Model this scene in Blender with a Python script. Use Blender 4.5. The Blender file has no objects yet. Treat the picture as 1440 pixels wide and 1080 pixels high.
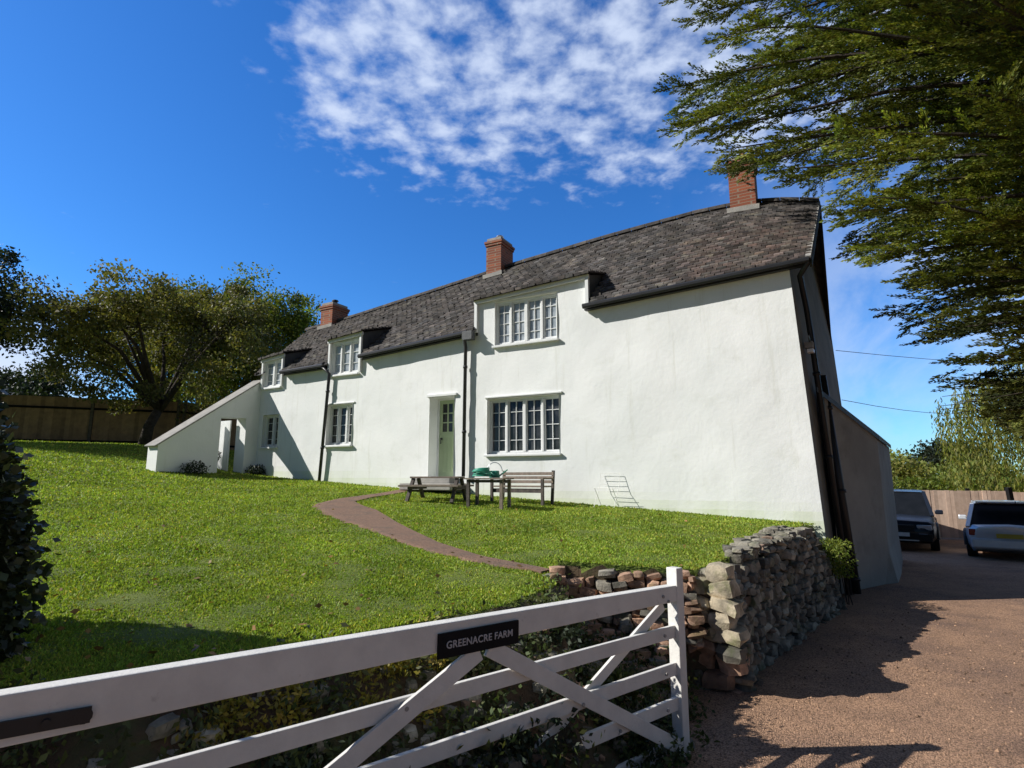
import bpy, bmesh, math, random
import numpy as np
from mathutils import Vector, noise
random.seed(7); rng = np.random.default_rng(7)
sc = bpy.context.scene
COL = sc.collection
H0 = 1.9            # everything is built relative to eye level; lifted by this at the end
def A3(x): return np.array(x, float)
# ------------------------------------------------------------------ helpers
class MB:
    """mesh collector: verts, faces, per-face colour"""
    def __init__(s): s.v=[]; s.f=[]; s.c=[]; s.m=[]
    def add(s, vs, fs, col=None, mi=0):
        o=len(s.v); s.v.extend([tuple(map(float,v)) for v in vs])
        for f in fs: s.f.append([i+o for i in f]); s.c.append(col); s.m.append(mi)
    def quad(s,a,b,c,d,col=None,mi=0): s.add([a,b,c,d],[(0,1,2,3)],col,mi)
    def box(s, c, sx, sy, sz, ax=None, ay=None, az=None, col=None, mi=0):
        c=A3(c); ax=A3(ax if ax is not None else (1,0,0)); ay=A3(ay if ay is not None else (0,1,0)); az=A3(az if az is not None else (0,0,1))
        vs=[c+ax*sx/2*i+ay*sy/2*j+az*sz/2*k for k in(-1,1) for j in(-1,1) for i in(-1,1)]
        s.add(vs,[(0,2,3,1),(4,5,7,6),(0,1,5,4),(2,6,7,3),(0,4,6,2),(1,3,7,5)],col,mi)
    def bar(s,a,b,w,h,up=(0,0,1),col=None,mi=0,taper=None):
        a=A3(a);b=A3(b);x=b-a;L=np.linalg.norm(x);x=x/L;up=(0,1,0) if (abs(x[2])>.999 and abs(A3(up)[2])>.99) else up;y=np.cross(A3(up),x);y/=np.linalg.norm(y);z=np.cross(x,y)
        w2,h2=(w,h) if taper is None else taper
        vs=[a+y*w/2*j+z*h/2*k for j,k in((-1,-1),(1,-1),(1,1),(-1,1))]+[b+y*w2/2*j+z*h2/2*k for j,k in((-1,-1),(1,-1),(1,1),(-1,1))]
        s.add(vs,[(3,2,1,0),(4,5,6,7),(0,1,5,4),(1,2,6,5),(2,3,7,6),(3,0,4,7)],col,mi)
    def tube(s,pts,r,n=8,col=None,mi=0,cap=True):
        pts=[A3(p) for p in pts]; rs=r if hasattr(r,'__len__') else [r]*len(pts)
        rings=[]; ref=None
        for i,p in enumerate(pts):
            a=pts[max(i-1,0)];b=pts[min(i+1,len(pts)-1)];t=b-a;t=t/(np.linalg.norm(t)+1e-9)
            if ref is None: ref=np.cross(t,(0.3,0.2,1.0) if abs(t[2])<.9 else (1.0,0,0))
            ref=ref-t*(ref@t); ref/=np.linalg.norm(ref)+1e-9; y=np.cross(t,ref)
            rings.append([p+(ref*math.cos(k*2*math.pi/n)+y*math.sin(k*2*math.pi/n))*rs[i] for k in range(n)])
        vs=[v for rg in rings for v in rg]; fs=[]
        for i in range(len(pts)-1):
            for k in range(n):
                k2=(k+1)%n; fs.append((i*n+k,i*n+k2,(i+1)*n+k2,(i+1)*n+k))
        if cap: fs.append(tuple(range(n-1,-1,-1))); fs.append(tuple((len(pts)-1)*n+k for k in range(n)))
        s.add(vs,fs,col,mi)
    def build(s,name,mats,parent=None,smooth=False,bevel=0):
        me=bpy.data.meshes.new(name); me.from_pydata(s.v,[],s.f); 
        if not isinstance(mats,(list,tuple)): mats=[mats]
        for m in mats: me.materials.append(m)
        if any(s.m): me.polygons.foreach_set('material_index',s.m)
        if any(c is not None for c in s.c):
            at=me.color_attributes.new('Col','FLOAT_COLOR','CORNER'); arr=[]
            for f,c in zip(s.f,s.c):
                c=c if c is not None else (1,1,1)
                arr.extend((c[0],c[1],c[2],1.0)*len(f))
            at.data.foreach_set('color',arr)
        me.update()
        if smooth: me.shade_smooth()
        o=bpy.data.objects.new(name,me); COL.objects.link(o); o.parent=parent
        if bevel:
            b=o.modifiers.new('bevel','BEVEL'); b.width=bevel; b.segments=2; b.limit_method='ANGLE'
        return o
def np_mesh(name,V,F,mat,parent=None,col=None,smooth=False):
    """V (n,3), F (m,k) index arrays; col (m,3) per face"""
    me=bpy.data.meshes.new(name); V=np.asarray(V,np.float32); F=np.asarray(F,np.int32); m,k=F.shape
    me.vertices.add(len(V)); me.vertices.foreach_set('co',V.ravel())
    me.loops.add(m*k); me.loops.foreach_set('vertex_index',F.ravel())
    me.polygons.add(m); me.polygons.foreach_set('loop_start',np.arange(0,m*k,k,dtype=np.int32))
    try: me.polygons.foreach_set('loop_total',np.full(m,k,np.int32))
    except Exception: pass
    me.update(calc_edges=True)
    if col is not None:
        at=me.color_attributes.new('Col','FLOAT_COLOR','CORNER')
        c=np.ones((m,k,4),np.float32); c[:,:,:3]=np.asarray(col)[:,None,:]; at.data.foreach_set('color',c.ravel())
    me.materials.append(mat)
    if smooth: me.shade_smooth()
    o=bpy.data.objects.new(name,me); COL.objects.link(o); o.parent=parent
    return o
def thing(name,label,cat,group=None,loc=(0,0,0)):
    o=bpy.data.objects.new(name,None); COL.objects.link(o); o.location=loc; o.empty_display_size=.2
    return tag(o,label,cat,group)
def tag(o,label=None,cat=None,group=None,kind=None):
    if label: o['label']=label
    if cat: o['category']=cat
    if group: o['group']=group
    if kind: o['kind']=kind
    return o
# ------------------------------------------------------------------ materials
def mat(name,c1,c2=None,scale=4,rough=.8,bump=0,bscale=30,detail=5,attr=False,c3=None,scale3=1,t3=(.5,.7),metal=0,spec=.4,rdist=None,bdist=.02,contrast=(.35,.65),coat=0):
    m=bpy.data.materials.new(name); m.use_nodes=True; nt=m.node_tree; N=nt.nodes; L=nt.links
    b=N['Principled BSDF']; b.inputs['Roughness'].default_value=rough; b.inputs['Metallic'].default_value=metal
    b.inputs['Specular IOR Level'].default_value=spec; b.inputs['Coat Weight'].default_value=coat
    tc=N.new('ShaderNodeTexCoord'); src=tc.outputs['Object']
    out=None
    def noise_(sc_,d=5,r=.6):
        n=N.new('ShaderNodeTexNoise'); n.inputs['Scale'].default_value=sc_; n.inputs['Detail'].default_value=d; n.inputs['Roughness'].default_value=r
        L.new(src,n.inputs['Vector']); return n.outputs['Fac']
    def mr(v,a,b_):
        n=N.new('ShaderNodeMapRange'); n.inputs['From Min'].default_value=a; n.inputs['From Max'].default_value=b_; L.new(v,n.inputs['Value']); return n.outputs['Result']
    def mix(f,a,b_,mode='MIX'):
        n=N.new('ShaderNodeMix'); n.data_type='RGBA'; n.blend_type=mode
        if isinstance(f,float) or isinstance(f,int): n.inputs[0].default_value=f
        else: L.new(f,n.inputs[0])
        for i,v in((6,a),(7,b_)):
            if isinstance(v,tuple): n.inputs[i].default_value=(*v,1)
            else: L.new(v,n.inputs[i])
        return n.outputs[2]
    if c2 is None: c2=tuple(x*.82 for x in c1)
    out=mix(mr(noise_(scale,detail),*contrast),tuple(c1),tuple(c2))
    if c3 is not None: out=mix(mr(noise_(scale3,6,.65),*t3),out,tuple(c3))
    if attr:
        a=N.new('ShaderNodeAttribute'); a.attribute_name='Col'; out=mix(1.0,out,a.outputs['Color'],'MULTIPLY')
    L.new(out,b.inputs['Base Color'])
    if bump:
        bp=N.new('ShaderNodeBump'); bp.inputs['Strength'].default_value=bump; bp.inputs['Distance'].default_value=bdist
        L.new(noise_(bscale,8,.7),bp.inputs['Height']); L.new(bp.outputs['Normal'],b.inputs['Normal'])
    return m
def leafmat(name,c1,c2,scale=2.0,trans=.35,rough=.6,spec=.3,tint=None):
    m=mat(name,c1,c2,scale=scale,rough=rough,attr=True,spec=spec)
    nt=m.node_tree;N=nt.nodes;L=nt.links;b=N['Principled BSDF']
    t=N.new('ShaderNodeBsdfTranslucent'); mx=N.new('ShaderNodeMixShader'); mx.inputs[0].default_value=trans
    src=b.inputs['Base Color'].links[0].from_socket
    g=N.new('ShaderNodeMix'); g.data_type='RGBA'; g.blend_type='MULTIPLY'; g.inputs[0].default_value=1
    L.new(src,g.inputs[6]); g.inputs[7].default_value=(1.5,1.6,.7,1)
    L.new(g.outputs[2],t.inputs['Color']); L.new(b.outputs[0],mx.inputs[1]); L.new(t.outputs[0],mx.inputs[2])
    L.new(mx.outputs[0],N['Material Output'].inputs['Surface'])
    return m
def brickmat(name,c1,c2,mortar,bw=.22,bh=.075):
    m=mat(name,c1,c2,rough=.9,bump=.3); nt=m.node_tree;N=nt.nodes;L=nt.links;b=N['Principled BSDF']
    tc=N.new('ShaderNodeTexCoord'); sp=N.new('ShaderNodeSeparateXYZ'); L.new(tc.outputs['Object'],sp.inputs[0])
    ad=N.new('ShaderNodeMath'); ad.operation='ADD'; L.new(sp.outputs['X'],ad.inputs[0]); L.new(sp.outputs['Y'],ad.inputs[1])
    cb=N.new('ShaderNodeCombineXYZ'); L.new(ad.outputs[0],cb.inputs['X']); L.new(sp.outputs['Z'],cb.inputs['Y'])
    br=N.new('ShaderNodeTexBrick'); br.inputs['Scale'].default_value=1; br.inputs['Brick Width'].default_value=bw; br.inputs['Row Height'].default_value=bh
    br.inputs['Mortar Size'].default_value=.008; br.inputs['Color1'].default_value=(*c1,1); br.inputs['Color2'].default_value=(*c2,1); br.inputs['Mortar'].default_value=(*mortar,1)
    L.new(cb.outputs[0],br.inputs['Vector']); L.new(br.outputs['Color'],b.inputs['Base Color']); return m
M={}
M['render']=mat('painted_render',(.86,.865,.85),(.80,.815,.80),scale=.9,rough=.85,bump=.22,bscale=9,attr=True,c3=(.68,.69,.64),scale3=1.7,t3=(.57,.85),bdist=.03)
def streaks(m,zs=.35,amt=.75,colr=(.60,.60,.52)):
    nt=m.node_tree;N=nt.nodes;L=nt.links;b=N['Principled BSDF']; src=b.inputs['Base Color'].links[0].from_socket
    tc=N.new('ShaderNodeTexCoord'); mp=N.new('ShaderNodeMapping'); mp.inputs['Scale'].default_value=(5,5,zs); L.new(tc.outputs['Object'],mp.inputs[0])
    n=N.new('ShaderNodeTexNoise'); n.inputs['Scale'].default_value=1; n.inputs['Detail'].default_value=6; n.inputs['Roughness'].default_value=.7; L.new(mp.outputs[0],n.inputs['Vector'])
    r=N.new('ShaderNodeMapRange'); r.inputs[1].default_value=.56; r.inputs[2].default_value=.80; r.inputs[4].default_value=amt; L.new(n.outputs['Fac'],r.inputs[0])
    x=N.new('ShaderNodeMix'); x.data_type='RGBA'; L.new(r.outputs[0],x.inputs[0]); L.new(src,x.inputs[6]); x.inputs[7].default_value=(*colr,1); L.new(x.outputs[2],b.inputs['Base Color'])
streaks(M['render'])
M['render_shade']=mat('shaded_render',(.26,.25,.21),(.19,.185,.155),scale=1.5,rough=.9,bump=.5,bscale=12,c3=(.12,.115,.10),scale3=1.2,t3=(.5,.8))  # house render darkened, the gable's shade is put into its colour
M['ext_render']=mat('shaded_ext_render',(.34,.34,.31),(.28,.28,.255),scale=1.2,rough=.9,bump=.4,bscale=10,c3=(.15,.15,.13),scale3=.8,t3=(.55,.8))  # extension render darkened too, its shade painted into the base colour
M['tile']=mat('clay_tile',(.10,.096,.092),(.042,.041,.041),scale=9,rough=.9,bump=.5,bscale=40,attr=True,c3=(.17,.165,.135),scale3=3.5,t3=(.55,.75))
M['dark']=mat('dark_timber',(.035,.032,.03),(.02,.02,.02),rough=.7,bump=.2)
M['black']=mat('black_metal',(.022,.023,.026),(.015,.015,.017),rough=.45)
M['pipe']=mat('grey_pipe',(.05,.05,.055),(.03,.03,.033),rough=.4)
M['lead']=mat('lead_sheet',(.08,.085,.09),(.05,.055,.06),rough=.55,bump=.3)
M['white']=mat('white_gloss_paint',(.80,.81,.80),(.72,.73,.72),scale=5,rough=.45,bump=.08)
M['glass']=mat('window_glass',(.02,.022,.025),(.07,.072,.075),scale=2.5,rough=.04,spec=.6)
M['netglass']=mat('net_curtain_glass',(.46,.49,.52),(.22,.26,.29),scale=3,rough=.06,spec=.7)
M['green']=mat('sage_green_paint',(.42,.50,.31),(.38,.46,.28),rough=.5,bump=.1)
M['brick']=brickmat('red_brick',(.33,.095,.045),(.20,.065,.038),(.26,.20,.15))
M['terracotta']=mat('terracotta',(.35,.15,.08),(.25,.1,.06),rough=.8)
M['steel']=mat('steel_cowl',(.6,.62,.65),(.45,.47,.5),rough=.3,metal=.9)
M['soil']=mat('bank_soil',(.15,.09,.055),(.07,.05,.03),scale=6,rough=.95,bump=1,bscale=18,bdist=.05,c3=(.07,.08,.03),scale3=2.5,t3=(.45,.65))
M['lawn']=mat('lawn_soil_grass',(.19,.235,.04),(.125,.17,.027),scale=3,rough=.95,bump=1,bscale=40,bdist=.04,c3=(.13,.17,.03),scale3=.8,t3=(.45,.7))
M['path']=mat('brick_dust_path',(.27,.165,.11),(.18,.11,.075),scale=25,rough=.95,bump=.8,bscale=60,c3=(.13,.10,.075),scale3=3,t3=(.5,.75))
M['stone']=mat('rubble_stone',(.31,.29,.245),(.12,.115,.10),scale=7,rough=.92,bump=.7,bscale=30,attr=True,c3=(.10,.115,.06),scale3=4,t3=(.52,.68))
M['redsoil']=mat('red_soil',(.34,.19,.11),(.22,.12,.075),scale=9,rough=1,bump=.9,bscale=25,bdist=.04)
M['mortar']=mat('earth_mortar',(.08,.06,.045),(.045,.035,.03),rough=1,bump=.8)
M['gate']=mat('gate_white_paint',(.76,.74,.69),(.66,.64,.60),scale=6,rough=.55,bump=.25,bscale=50,c3=(.36,.33,.28),scale3=9,t3=(.66,.82))
M['wood']=mat('weathered_wood',(.30,.24,.19),(.20,.165,.135),scale=12,rough=.85,bump=.5,bscale=50)
M['oldwood']=mat('dark_old_wood',(.13,.11,.095),(.07,.06,.055),scale=12,rough=.9,bump=.5,bscale=50)
M['fencewood']=mat('pale_fence_wood',(.66,.50,.40),(.56,.41,.32),scale=6,rough=.85,bump=.3,attr=True)
M['brownfence']=mat('brown_fence_wood',(.36,.24,.15),(.25,.165,.11),scale=5,rough=.9,bump=.4,attr=True)
M['bark']=mat('bark',(.075,.058,.045),(.035,.028,.022),scale=10,rough=.95,bump=1,bscale=20,bdist=.05)
M['paleflower']=mat('pale_twig',(.2,.17,.12),(.12,.1,.07),rough=.9)
M['grass']=leafmat('grass_blades',(.285,.36,.055),(.185,.265,.038),scale=1.2,trans=.3)
M['apple_leaf']=leafmat('apple_leaf',(.20,.19,.06),(.10,.105,.036),scale=.8,trans=.3)
M['green_leaf']=leafmat('green_leaf',(.17,.21,.035),(.10,.135,.028),scale=.8,trans=.35)
M['dark_leaf']=leafmat('dark_leaf',(.035,.055,.03),(.02,.03,.018),scale=.8,trans=.2)
M['conifer']=leafmat('conifer_sprays',(.21,.225,.035),(.085,.12,.03),scale=1.1,trans=.22,rough=.7)
M['willow']=leafmat('willow_leaf',(.22,.23,.055),(.15,.17,.04),scale=.8,trans=.4)
M['ivy']=leafmat('ivy_leaf',(.06,.08,.03),(.022,.032,.014),scale=3,trans=.08,rough=.4,spec=.5)
M['bank_leaf']=leafmat('bank_leaf',(.085,.11,.035),(.05,.06,.025),scale=2,trans=.25)
M['yellow_leaf']=leafmat('yellow_leaf',(.34,.28,.05),(.2,.18,.035),scale=2,trans=.3)
M['hose']=mat('green_hose',(.06,.38,.26),(.04,.25,.16),rough=.4)
M['signblack']=mat('sign_black',(.006,.006,.009),(.004,.004,.006),rough=.6,spec=.15)
M['letter']=mat('sign_letter',(.45,.45,.47),(.38,.38,.40),rough=.4)
M['cement']=mat('cement',(.38,.36,.33),(.28,.27,.25),rough=.95,bump=.5)
# driveway: coarse pinkish compacted gravel
def drive_mat():
    m=mat('gravel_drive',(.335,.20,.122),(.25,.15,.095),scale=2.2,rough=.95,c3=(.17,.105,.075),scale3=.7,t3=(.46,.68)); nt=m.node_tree;N=nt.nodes;L=nt.links;b=N['Principled BSDF']
    tc=N.new('ShaderNodeTexCoord'); vo=N.new('ShaderNodeTexVoronoi'); vo.inputs['Scale'].default_value=105; L.new(tc.outputs['Object'],vo.inputs['Vector'])
    src=b.inputs['Base Color'].links[0].from_socket
    bw=N.new('ShaderNodeSeparateColor'); L.new(vo.outputs['Color'],bw.inputs[0])
    mr=N.new('ShaderNodeMapRange'); mr.inputs['To Min'].default_value=.45; mr.inputs['To Max'].default_value=1.65; L.new(bw.outputs[0],mr.inputs['Value'])
    g=N.new('ShaderNodeMix'); g.data_type='RGBA'; g.blend_type='MULTIPLY'; g.inputs[0].default_value=1; L.new(src,g.inputs[6]); L.new(mr.outputs[0],g.inputs[7]); L.new(g.outputs[2],b.inputs['Base Color'])
    bp=N.new('ShaderNodeBump'); bp.inputs['Strength'].default_value=.75; bp.inputs['Distance'].default_value=.012; bp.invert=True
    n2=N.new('ShaderNodeTexNoise'); n2.inputs['Scale'].default_value=14; n2.inputs['Detail'].default_value=8; L.new(tc.outputs['Object'],n2.inputs['Vector'])
    ad=N.new('ShaderNodeMath'); ad.operation='ADD'; L.new(vo.outputs['Distance'],ad.inputs[0]); L.new(n2.outputs['Fac'],ad.inputs[1]); L.new(ad.outputs[0],bp.inputs['Height']); L.new(bp.outputs[0],b.inputs['Normal'])
    return m
M['drive']=drive_mat()
M['fallen']=leafmat('fallen_leaf',(.30,.19,.06),(.16,.09,.035),scale=3,trans=.1)
M['gravel']=mat('loose_gravel',(.30,.19,.12),(.19,.12,.08),scale=20,rough=.95,attr=True)
M['field']=mat('field_ground',(.10,.13,.04),(.07,.09,.03),scale=.1,rough=1)
# ------------------------------------------------------------------ terrain
def sstep(x): x=np.clip(x,0,1); return x*x*(3-2*x)
EDX=[(5.2,.45),(5.54,.27),(5.95,-.3),(6.66,-.81),(8.22,-1.6),(9.6,-2.1),(10.2,-2.4),(10.9,-2.95)]   # right edge of the path (Y,X)
def edx(Y): return np.interp(Y,[p[0] for p in EDX],[p[1] for p in EDX])
def lawnz(X,Y):
    X=np.asarray(X,float);Y=np.asarray(Y,float)
    z=-1.152-.0343*X+.0589*Y+.65*sstep((-X-6)/8)
    z=np.where(Y>26,z-.0589*(Y-26),z)
    A=0.0; dx=edx(Y)-X
    return z-A*sstep(dx/.12)*(1-.75*sstep((dx-1.0)/3.0))
def drivez(Y): return -1.9-.012*np.clip(np.asarray(Y,float)-4,0,16)
EDGE=[(-30,-2),(-6,1.7),(-3,2.55),(-1.8,2.85),(-.85,3.65),(-.10,4.25),(.36,4.95),(.46,5.95),(1.80,5.76),(2.75,6.9),(4.1,8.75),(4.75,9.55),(5.3,9.9),(3,30),(3,60),(-60,60),(-60,-2)]
def in_poly(X,Y,poly):
    ins=np.zeros(X.shape,bool); n=len(poly)
    for i in range(n):
        x1,y1=poly[i];x2,y2=poly[(i+1)%n]
        c=((y1>Y)!=(y2>Y))&(X<(x2-x1)*(Y-y1)/((y2-y1) if y2!=y1 else 1e-9)+x1); ins^=c
    return ins
def dist_poly(X,Y,pl):
    D=np.full(X.shape,1e9)
    for (x1,y1),(x2,y2) in zip(pl[:-1],pl[1:]):
        dx,dy=x2-x1,y2-y1;t=np.clip(((X-x1)*dx+(Y-y1)*dy)/(dx*dx+dy*dy),0,1)
        D=np.minimum(D,np.hypot(X-x1-t*dx,Y-y1-t*dy))
    return D
def ground(X,Y):
    ins=in_poly(X,Y,EDGE); s=dist_poly(X,Y,EDGE[:13]); s=np.where(ins,-s,s)
    drop0=.04+.30*sstep((X-.38)/.12)+.75*sstep((X-1.35)/.35)
    nz=np.array([noise.fractal(Vector((x*1.7,y*1.7,3.1)),1,2,4) for x,y in zip(X.ravel(),Y.ravel())]).reshape(X.shape)
    out=lawnz(X,Y)-drop0*sstep(s/.12)-s*.66+nz*.10*sstep(s/.3)
    inn=lawnz(X,Y)-.05*sstep((.25+(-s)*-1)/.25)*(s>-.25)+nz*.015
    return np.where(s>0,out,inn),s
xs=np.concatenate([np.arange(-60,-14,2.0),np.arange(-14,-4,.25),np.arange(-4,3.2,.07),np.arange(3.2,6.6,.2)])
ys=np.concatenate([np.arange(-2,1.4,.3),np.arange(1.4,7.5,.07),np.arange(7.5,12,.12),np.arange(12,22,.3),np.arange(22,61,3.0)])
GX,GY=np.meshgrid(xs,ys); GZ,GS=ground(GX,GY)
nx=len(xs);ny=len(ys); idx=np.arange(nx*ny).reshape(ny,nx)
F=np.stack([idx[:-1,:-1],idx[:-1,1:],idx[1:,1:],idx[1:,:-1]],-1).reshape(-1,4)
Vall=np.stack([GX.ravel(),GY.ravel(),GZ.ravel()],-1)
fs=GS.ravel()[F].mean(1); fz=Vall[F][:,:,2].max(1); fy=Vall[F][:,:,1].mean(1)
def sub(name,mask,m,kind='structure'):
    f=F[mask]; u,inv=np.unique(f,return_inverse=True); o=np_mesh(name,Vall[u],inv.reshape(-1,4),m,smooth=True); o['kind']=kind; return o
sub('lawn',fs<=0,M['lawn']); sub('earth_bank',(fs>0)&(fz>drivez(fy)-.25),M['soil'])
# driveway sheet
dx=np.concatenate([[-60,-20],np.linspace(-8,30,39),[60]]); dy=np.concatenate([[-25,-8],np.linspace(-4,40,60),[70]])
DX,DY=np.meshgrid(dx,dy); DZ=drivez(DY)+np.array([noise.noise(Vector((x*.5,y*.5,0)))*.03 for x,y in zip(DX.ravel(),DY.ravel())]).reshape(DX.shape)
i2=np.arange(DX.size).reshape(DX.shape); F2=np.stack([i2[:-1,:-1],i2[:-1,1:],i2[1:,1:],i2[1:,:-1]],-1).reshape(-1,4)
o=np_mesh('driveway',np.stack([DX.ravel(),DY.ravel(),DZ.ravel()],-1),F2,M['drive'],smooth=True); o['kind']='structure'
mb=MB(); mb.quad((-900,-300,-2.6),(900,-300,-2.6),(900,1500,-2.6),(-900,1500,-2.6)); o=mb.build('field',M['field']); o['kind']='structure'
# garden path: strip following the lawn
PR=[(.36,5.45),(.27,5.54),(-.3,5.97),(-.81,6.66),(-1.25,7.5),(-1.6,8.22),(-2.15,9.45),(-2.5,9.95),(-2.85,10.6),(-2.75,11.5),(-2.45,12.5),(-2.3,13.35)]
PLf=[(.22,5.28),(.10,5.36),(-.46,5.66),(-1.22,6.28),(-1.75,6.85),(-2.25,7.45),(-2.85,8.3),(-3.25,9.1),(-3.5,9.95),(-3.35,10.95),(-2.9,12.4),(-2.7,13.5)]
def resample(P,n):
    P=A3(P);d=np.r_[0,np.cumsum(np.hypot(*np.diff(P,axis=0).T))];t=np.linspace(0,d[-1],n);return np.stack([np.interp(t,d,P[:,0]),np.interp(t,d,P[:,1])],-1)
a=resample(PR,90);b=resample(PLf,90);k=np.linspace(0.0,1,12); wf=np.interp(np.linspace(0,1,90),[0,.3,.6,.75,1],[.75,.62,.9,.95,.8]); kk=.04+(k[None,:]*(wf[:,None]-.04))
PP=a[:,None,:]*(1-kk[...,None])+b[:,None,:]*kk[...,None]
wob=np.array([noise.noise(Vector((i*.35,0,0)))*.14+noise.noise(Vector((i*1.3,3,0)))*.05 for i in range(90)]); PP[:,-1,0]+=wob; 
pz=lawnz(PP[...,0]-.0,PP[...,1])
edgez=pz[:,3:4]; pz=np.minimum(pz,edgez+.05)+.022; pz[:,-1]-=.02
i3=np.arange(90*12).reshape(90,12);F3=np.stack([i3[:-1,:-1],i3[1:,:-1],i3[1:,1:],i3[:-1,1:]],-1).reshape(-1,4)
path=np_mesh('garden_path',np.stack([PP[...,0].ravel(),PP[...,1].ravel(),pz.ravel()],-1),F3,M['path'],smooth=True); path['kind']='structure'
pathpoly=[tuple(p) for p in PP[:,0]+(PP[:,-1]-PP[:,0])*.05]+[tuple(p) for p in (PP[:,-1]-(PP[:,-1]-PP[:,0])*.07)[::-1]]
# ------------------------------------------------------------------ foliage tools
def rand_unit(n): v=rng.normal(size=(n,3)); return v/np.linalg.norm(v,axis=1,keepdims=True)
def leaves(name,P,size,m,parent=None,D=None,aspect=.5,bright=None,bend=.25,kind=None):
    """diamond leaves (two triangles folded) at points P; D optional long-axis directions"""
    n=len(P); P=np.asarray(P); D=rand_unit(n) if D is None else D/np.linalg.norm(D,axis=1,keepdims=True)
    S=np.cross(D,rand_unit(n)); S/=np.linalg.norm(S,axis=1,keepdims=True)+1e-9; U=np.cross(D,S)
    sz=np.asarray(size)*rng.uniform(.6,1.3,n); sz=sz[:,None]
    a=P; b=P+D*sz*.5+S*sz*aspect*.5+U*sz*bend*.2; c=P+D*sz; d=P+D*sz*.5-S*sz*aspect*.5+U*sz*bend*.2
    V=np.stack([a,b,c,d],1).reshape(-1,3); Fx=np.arange(n*4).reshape(n,4)
    br=rng.uniform(.6,1.35,n) if bright is None else bright*rng.uniform(.75,1.25,n)
    col=np.stack([br*rng.uniform(.85,1.2,n),br,br*rng.uniform(.8,1.1,n)],-1)
    o=np_mesh(name,V,Fx,m,parent,col)
    if kind: o['kind']=kind
    return o
def tree(name,label,cat,base,h,rx,rz,trunk_r,leafm,nleaf,lsize,cz=None,group=None,lean=(0,0),seed=1,limbs=9,clump=.42,fork=.3,nclump=90,trunk_name='trunk'):
    rnd=random.Random(seed); base=A3(base); t=thing(name,label,cat,group,tuple(base))
    cz=cz if cz is not None else h-rz
    tr=MB(); top=A3((lean[0],lean[1],h*fork)); tr.tube([(0,0,-.3),(lean[0]*.3,lean[1]*.3,h*fork*.5),top],[trunk_r*1.25,trunk_r*.95,trunk_r*.8],10)
    lb=MB(); ends=[]
    for i in range(limbs):
        az=i*2*math.pi/limbs+rnd.uniform(-.4,.4); el=rnd.uniform(.1,1.3)
        tip=A3((lean[0]+math.cos(az)*math.cos(el)*rx*.85, lean[1]+math.sin(az)*math.cos(el)*rx*.85, cz+math.sin(el)*rz*.85-rz*.25))
        mid=(top+tip)/2+A3((rnd.uniform(-.3,.3),rnd.uniform(-.3,.3),rnd.uniform(.1,.5)))*rx*.25
        lb.tube([top-A3((0,0,.15)),mid,tip],[trunk_r*.55,trunk_r*.33,trunk_r*.08],6); ends.append(tip)
        for j in range(5):
            k_=rnd.uniform(.35,1); p=mid*(1-k_)+tip*k_; q=p+A3((rnd.uniform(-1,1),rnd.uniform(-1,1),rnd.uniform(-.2,1)))*rx*.36
            lb.tube([p,(p+q)/2+A3((0,0,.1)),q],[trunk_r*.2,trunk_r*.12,trunk_r*.03],5); ends.append(q)
    tr.build(trunk_name,M['bark'],t,smooth=True); lb.build('limbs',M['bark'],t,smooth=True)
    # clumps: limb ends + shell points
    C=list(ends)
    while len(C)<nclump:
        u=A3((rnd.gauss(0,1),rnd.gauss(0,1),rnd.gauss(0,1))); u/=np.linalg.norm(u); r=rnd.uniform(.55,1.03)**.6
        nn=1+.35*noise.noise(Vector(tuple(u*2.0+seed)))
        C.append(A3((lean[0]+u[0]*rx*r*nn,lean[1]+u[1]*rx*r*nn,cz+u[2]*rz*r*nn)))
    C=np.array(C); C=C[C[:,2]>cz-rz*.95]
    cb=rng.uniform(.6,1.3,len(C)); cs=rng.uniform(.6,1.4,len(C))*clump
    ci=rng.integers(0,len(C),nleaf); P=C[ci]+np.clip(rng.normal(size=(nleaf,3)),-1.7,1.7)*cs[ci][:,None]*A3((1,1,.7))
    leaves('crown',P,lsize,leafm,t,bright=cb[ci],aspect=.6)
    return t
# ------------------------------------------------------------------ house
C0=A3((5.2,9.72,0)); d_=A3((-.8778,.479,0)); n_=A3((.479,.8778,0)); UP=A3((0,0,1)); g_=A3((.588,.809,0)); go=A3((.809,-.588,0))
def hp(t,q,z): return C0+d_*t+n_*q+UP*z
ET=[-1,0,4.2,7.0,10.4,11.6,14.5,17]; EZ=[3.87,3.85,3.62,3.42,3.2,3.08,3.02,3.0]
RT=[-.5,.1,.6,1.24,2.25,4.5,7.4,10.35,13.5,16]; RZ=[6.2,6.36,6.48,6.55,6.56,6.42,6.17,5.83,5.48,5.27]
Ez=lambda t: float(np.interp(t,ET,EZ)); Rz=lambda t: float(np.interp(t,RT,RZ))
Q0=-.16; QR=2.95
def roofpt(t,u): return hp(t,Q0+(QR-Q0)*u,Ez(t)*(1-u)+Rz(t)*u)
def tr_(u): return -.14-.30*u
def tl_(u): return 14.5+1.35*u
house=thing('farmhouse','long white rendered farmhouse with brown tiled roof behind the lawn','house',loc=tuple(hp(7,3,-.4)))
HL=A3(house.location)
def hb(mb,name,m,parent=None,**k):
    mb.v=[tuple(A3(v)-HL) for v in mb.v]; return mb.build(name,m,parent or house,**k)
DORM=[(4.04,6.88,4.32,4.16,.30),(10.40,11.62,3.86,3.76,.30),(13.38,14.32,3.58,3.48,.30)]   # t0,t1, top z at t0, top z at t1, roof slope
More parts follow.
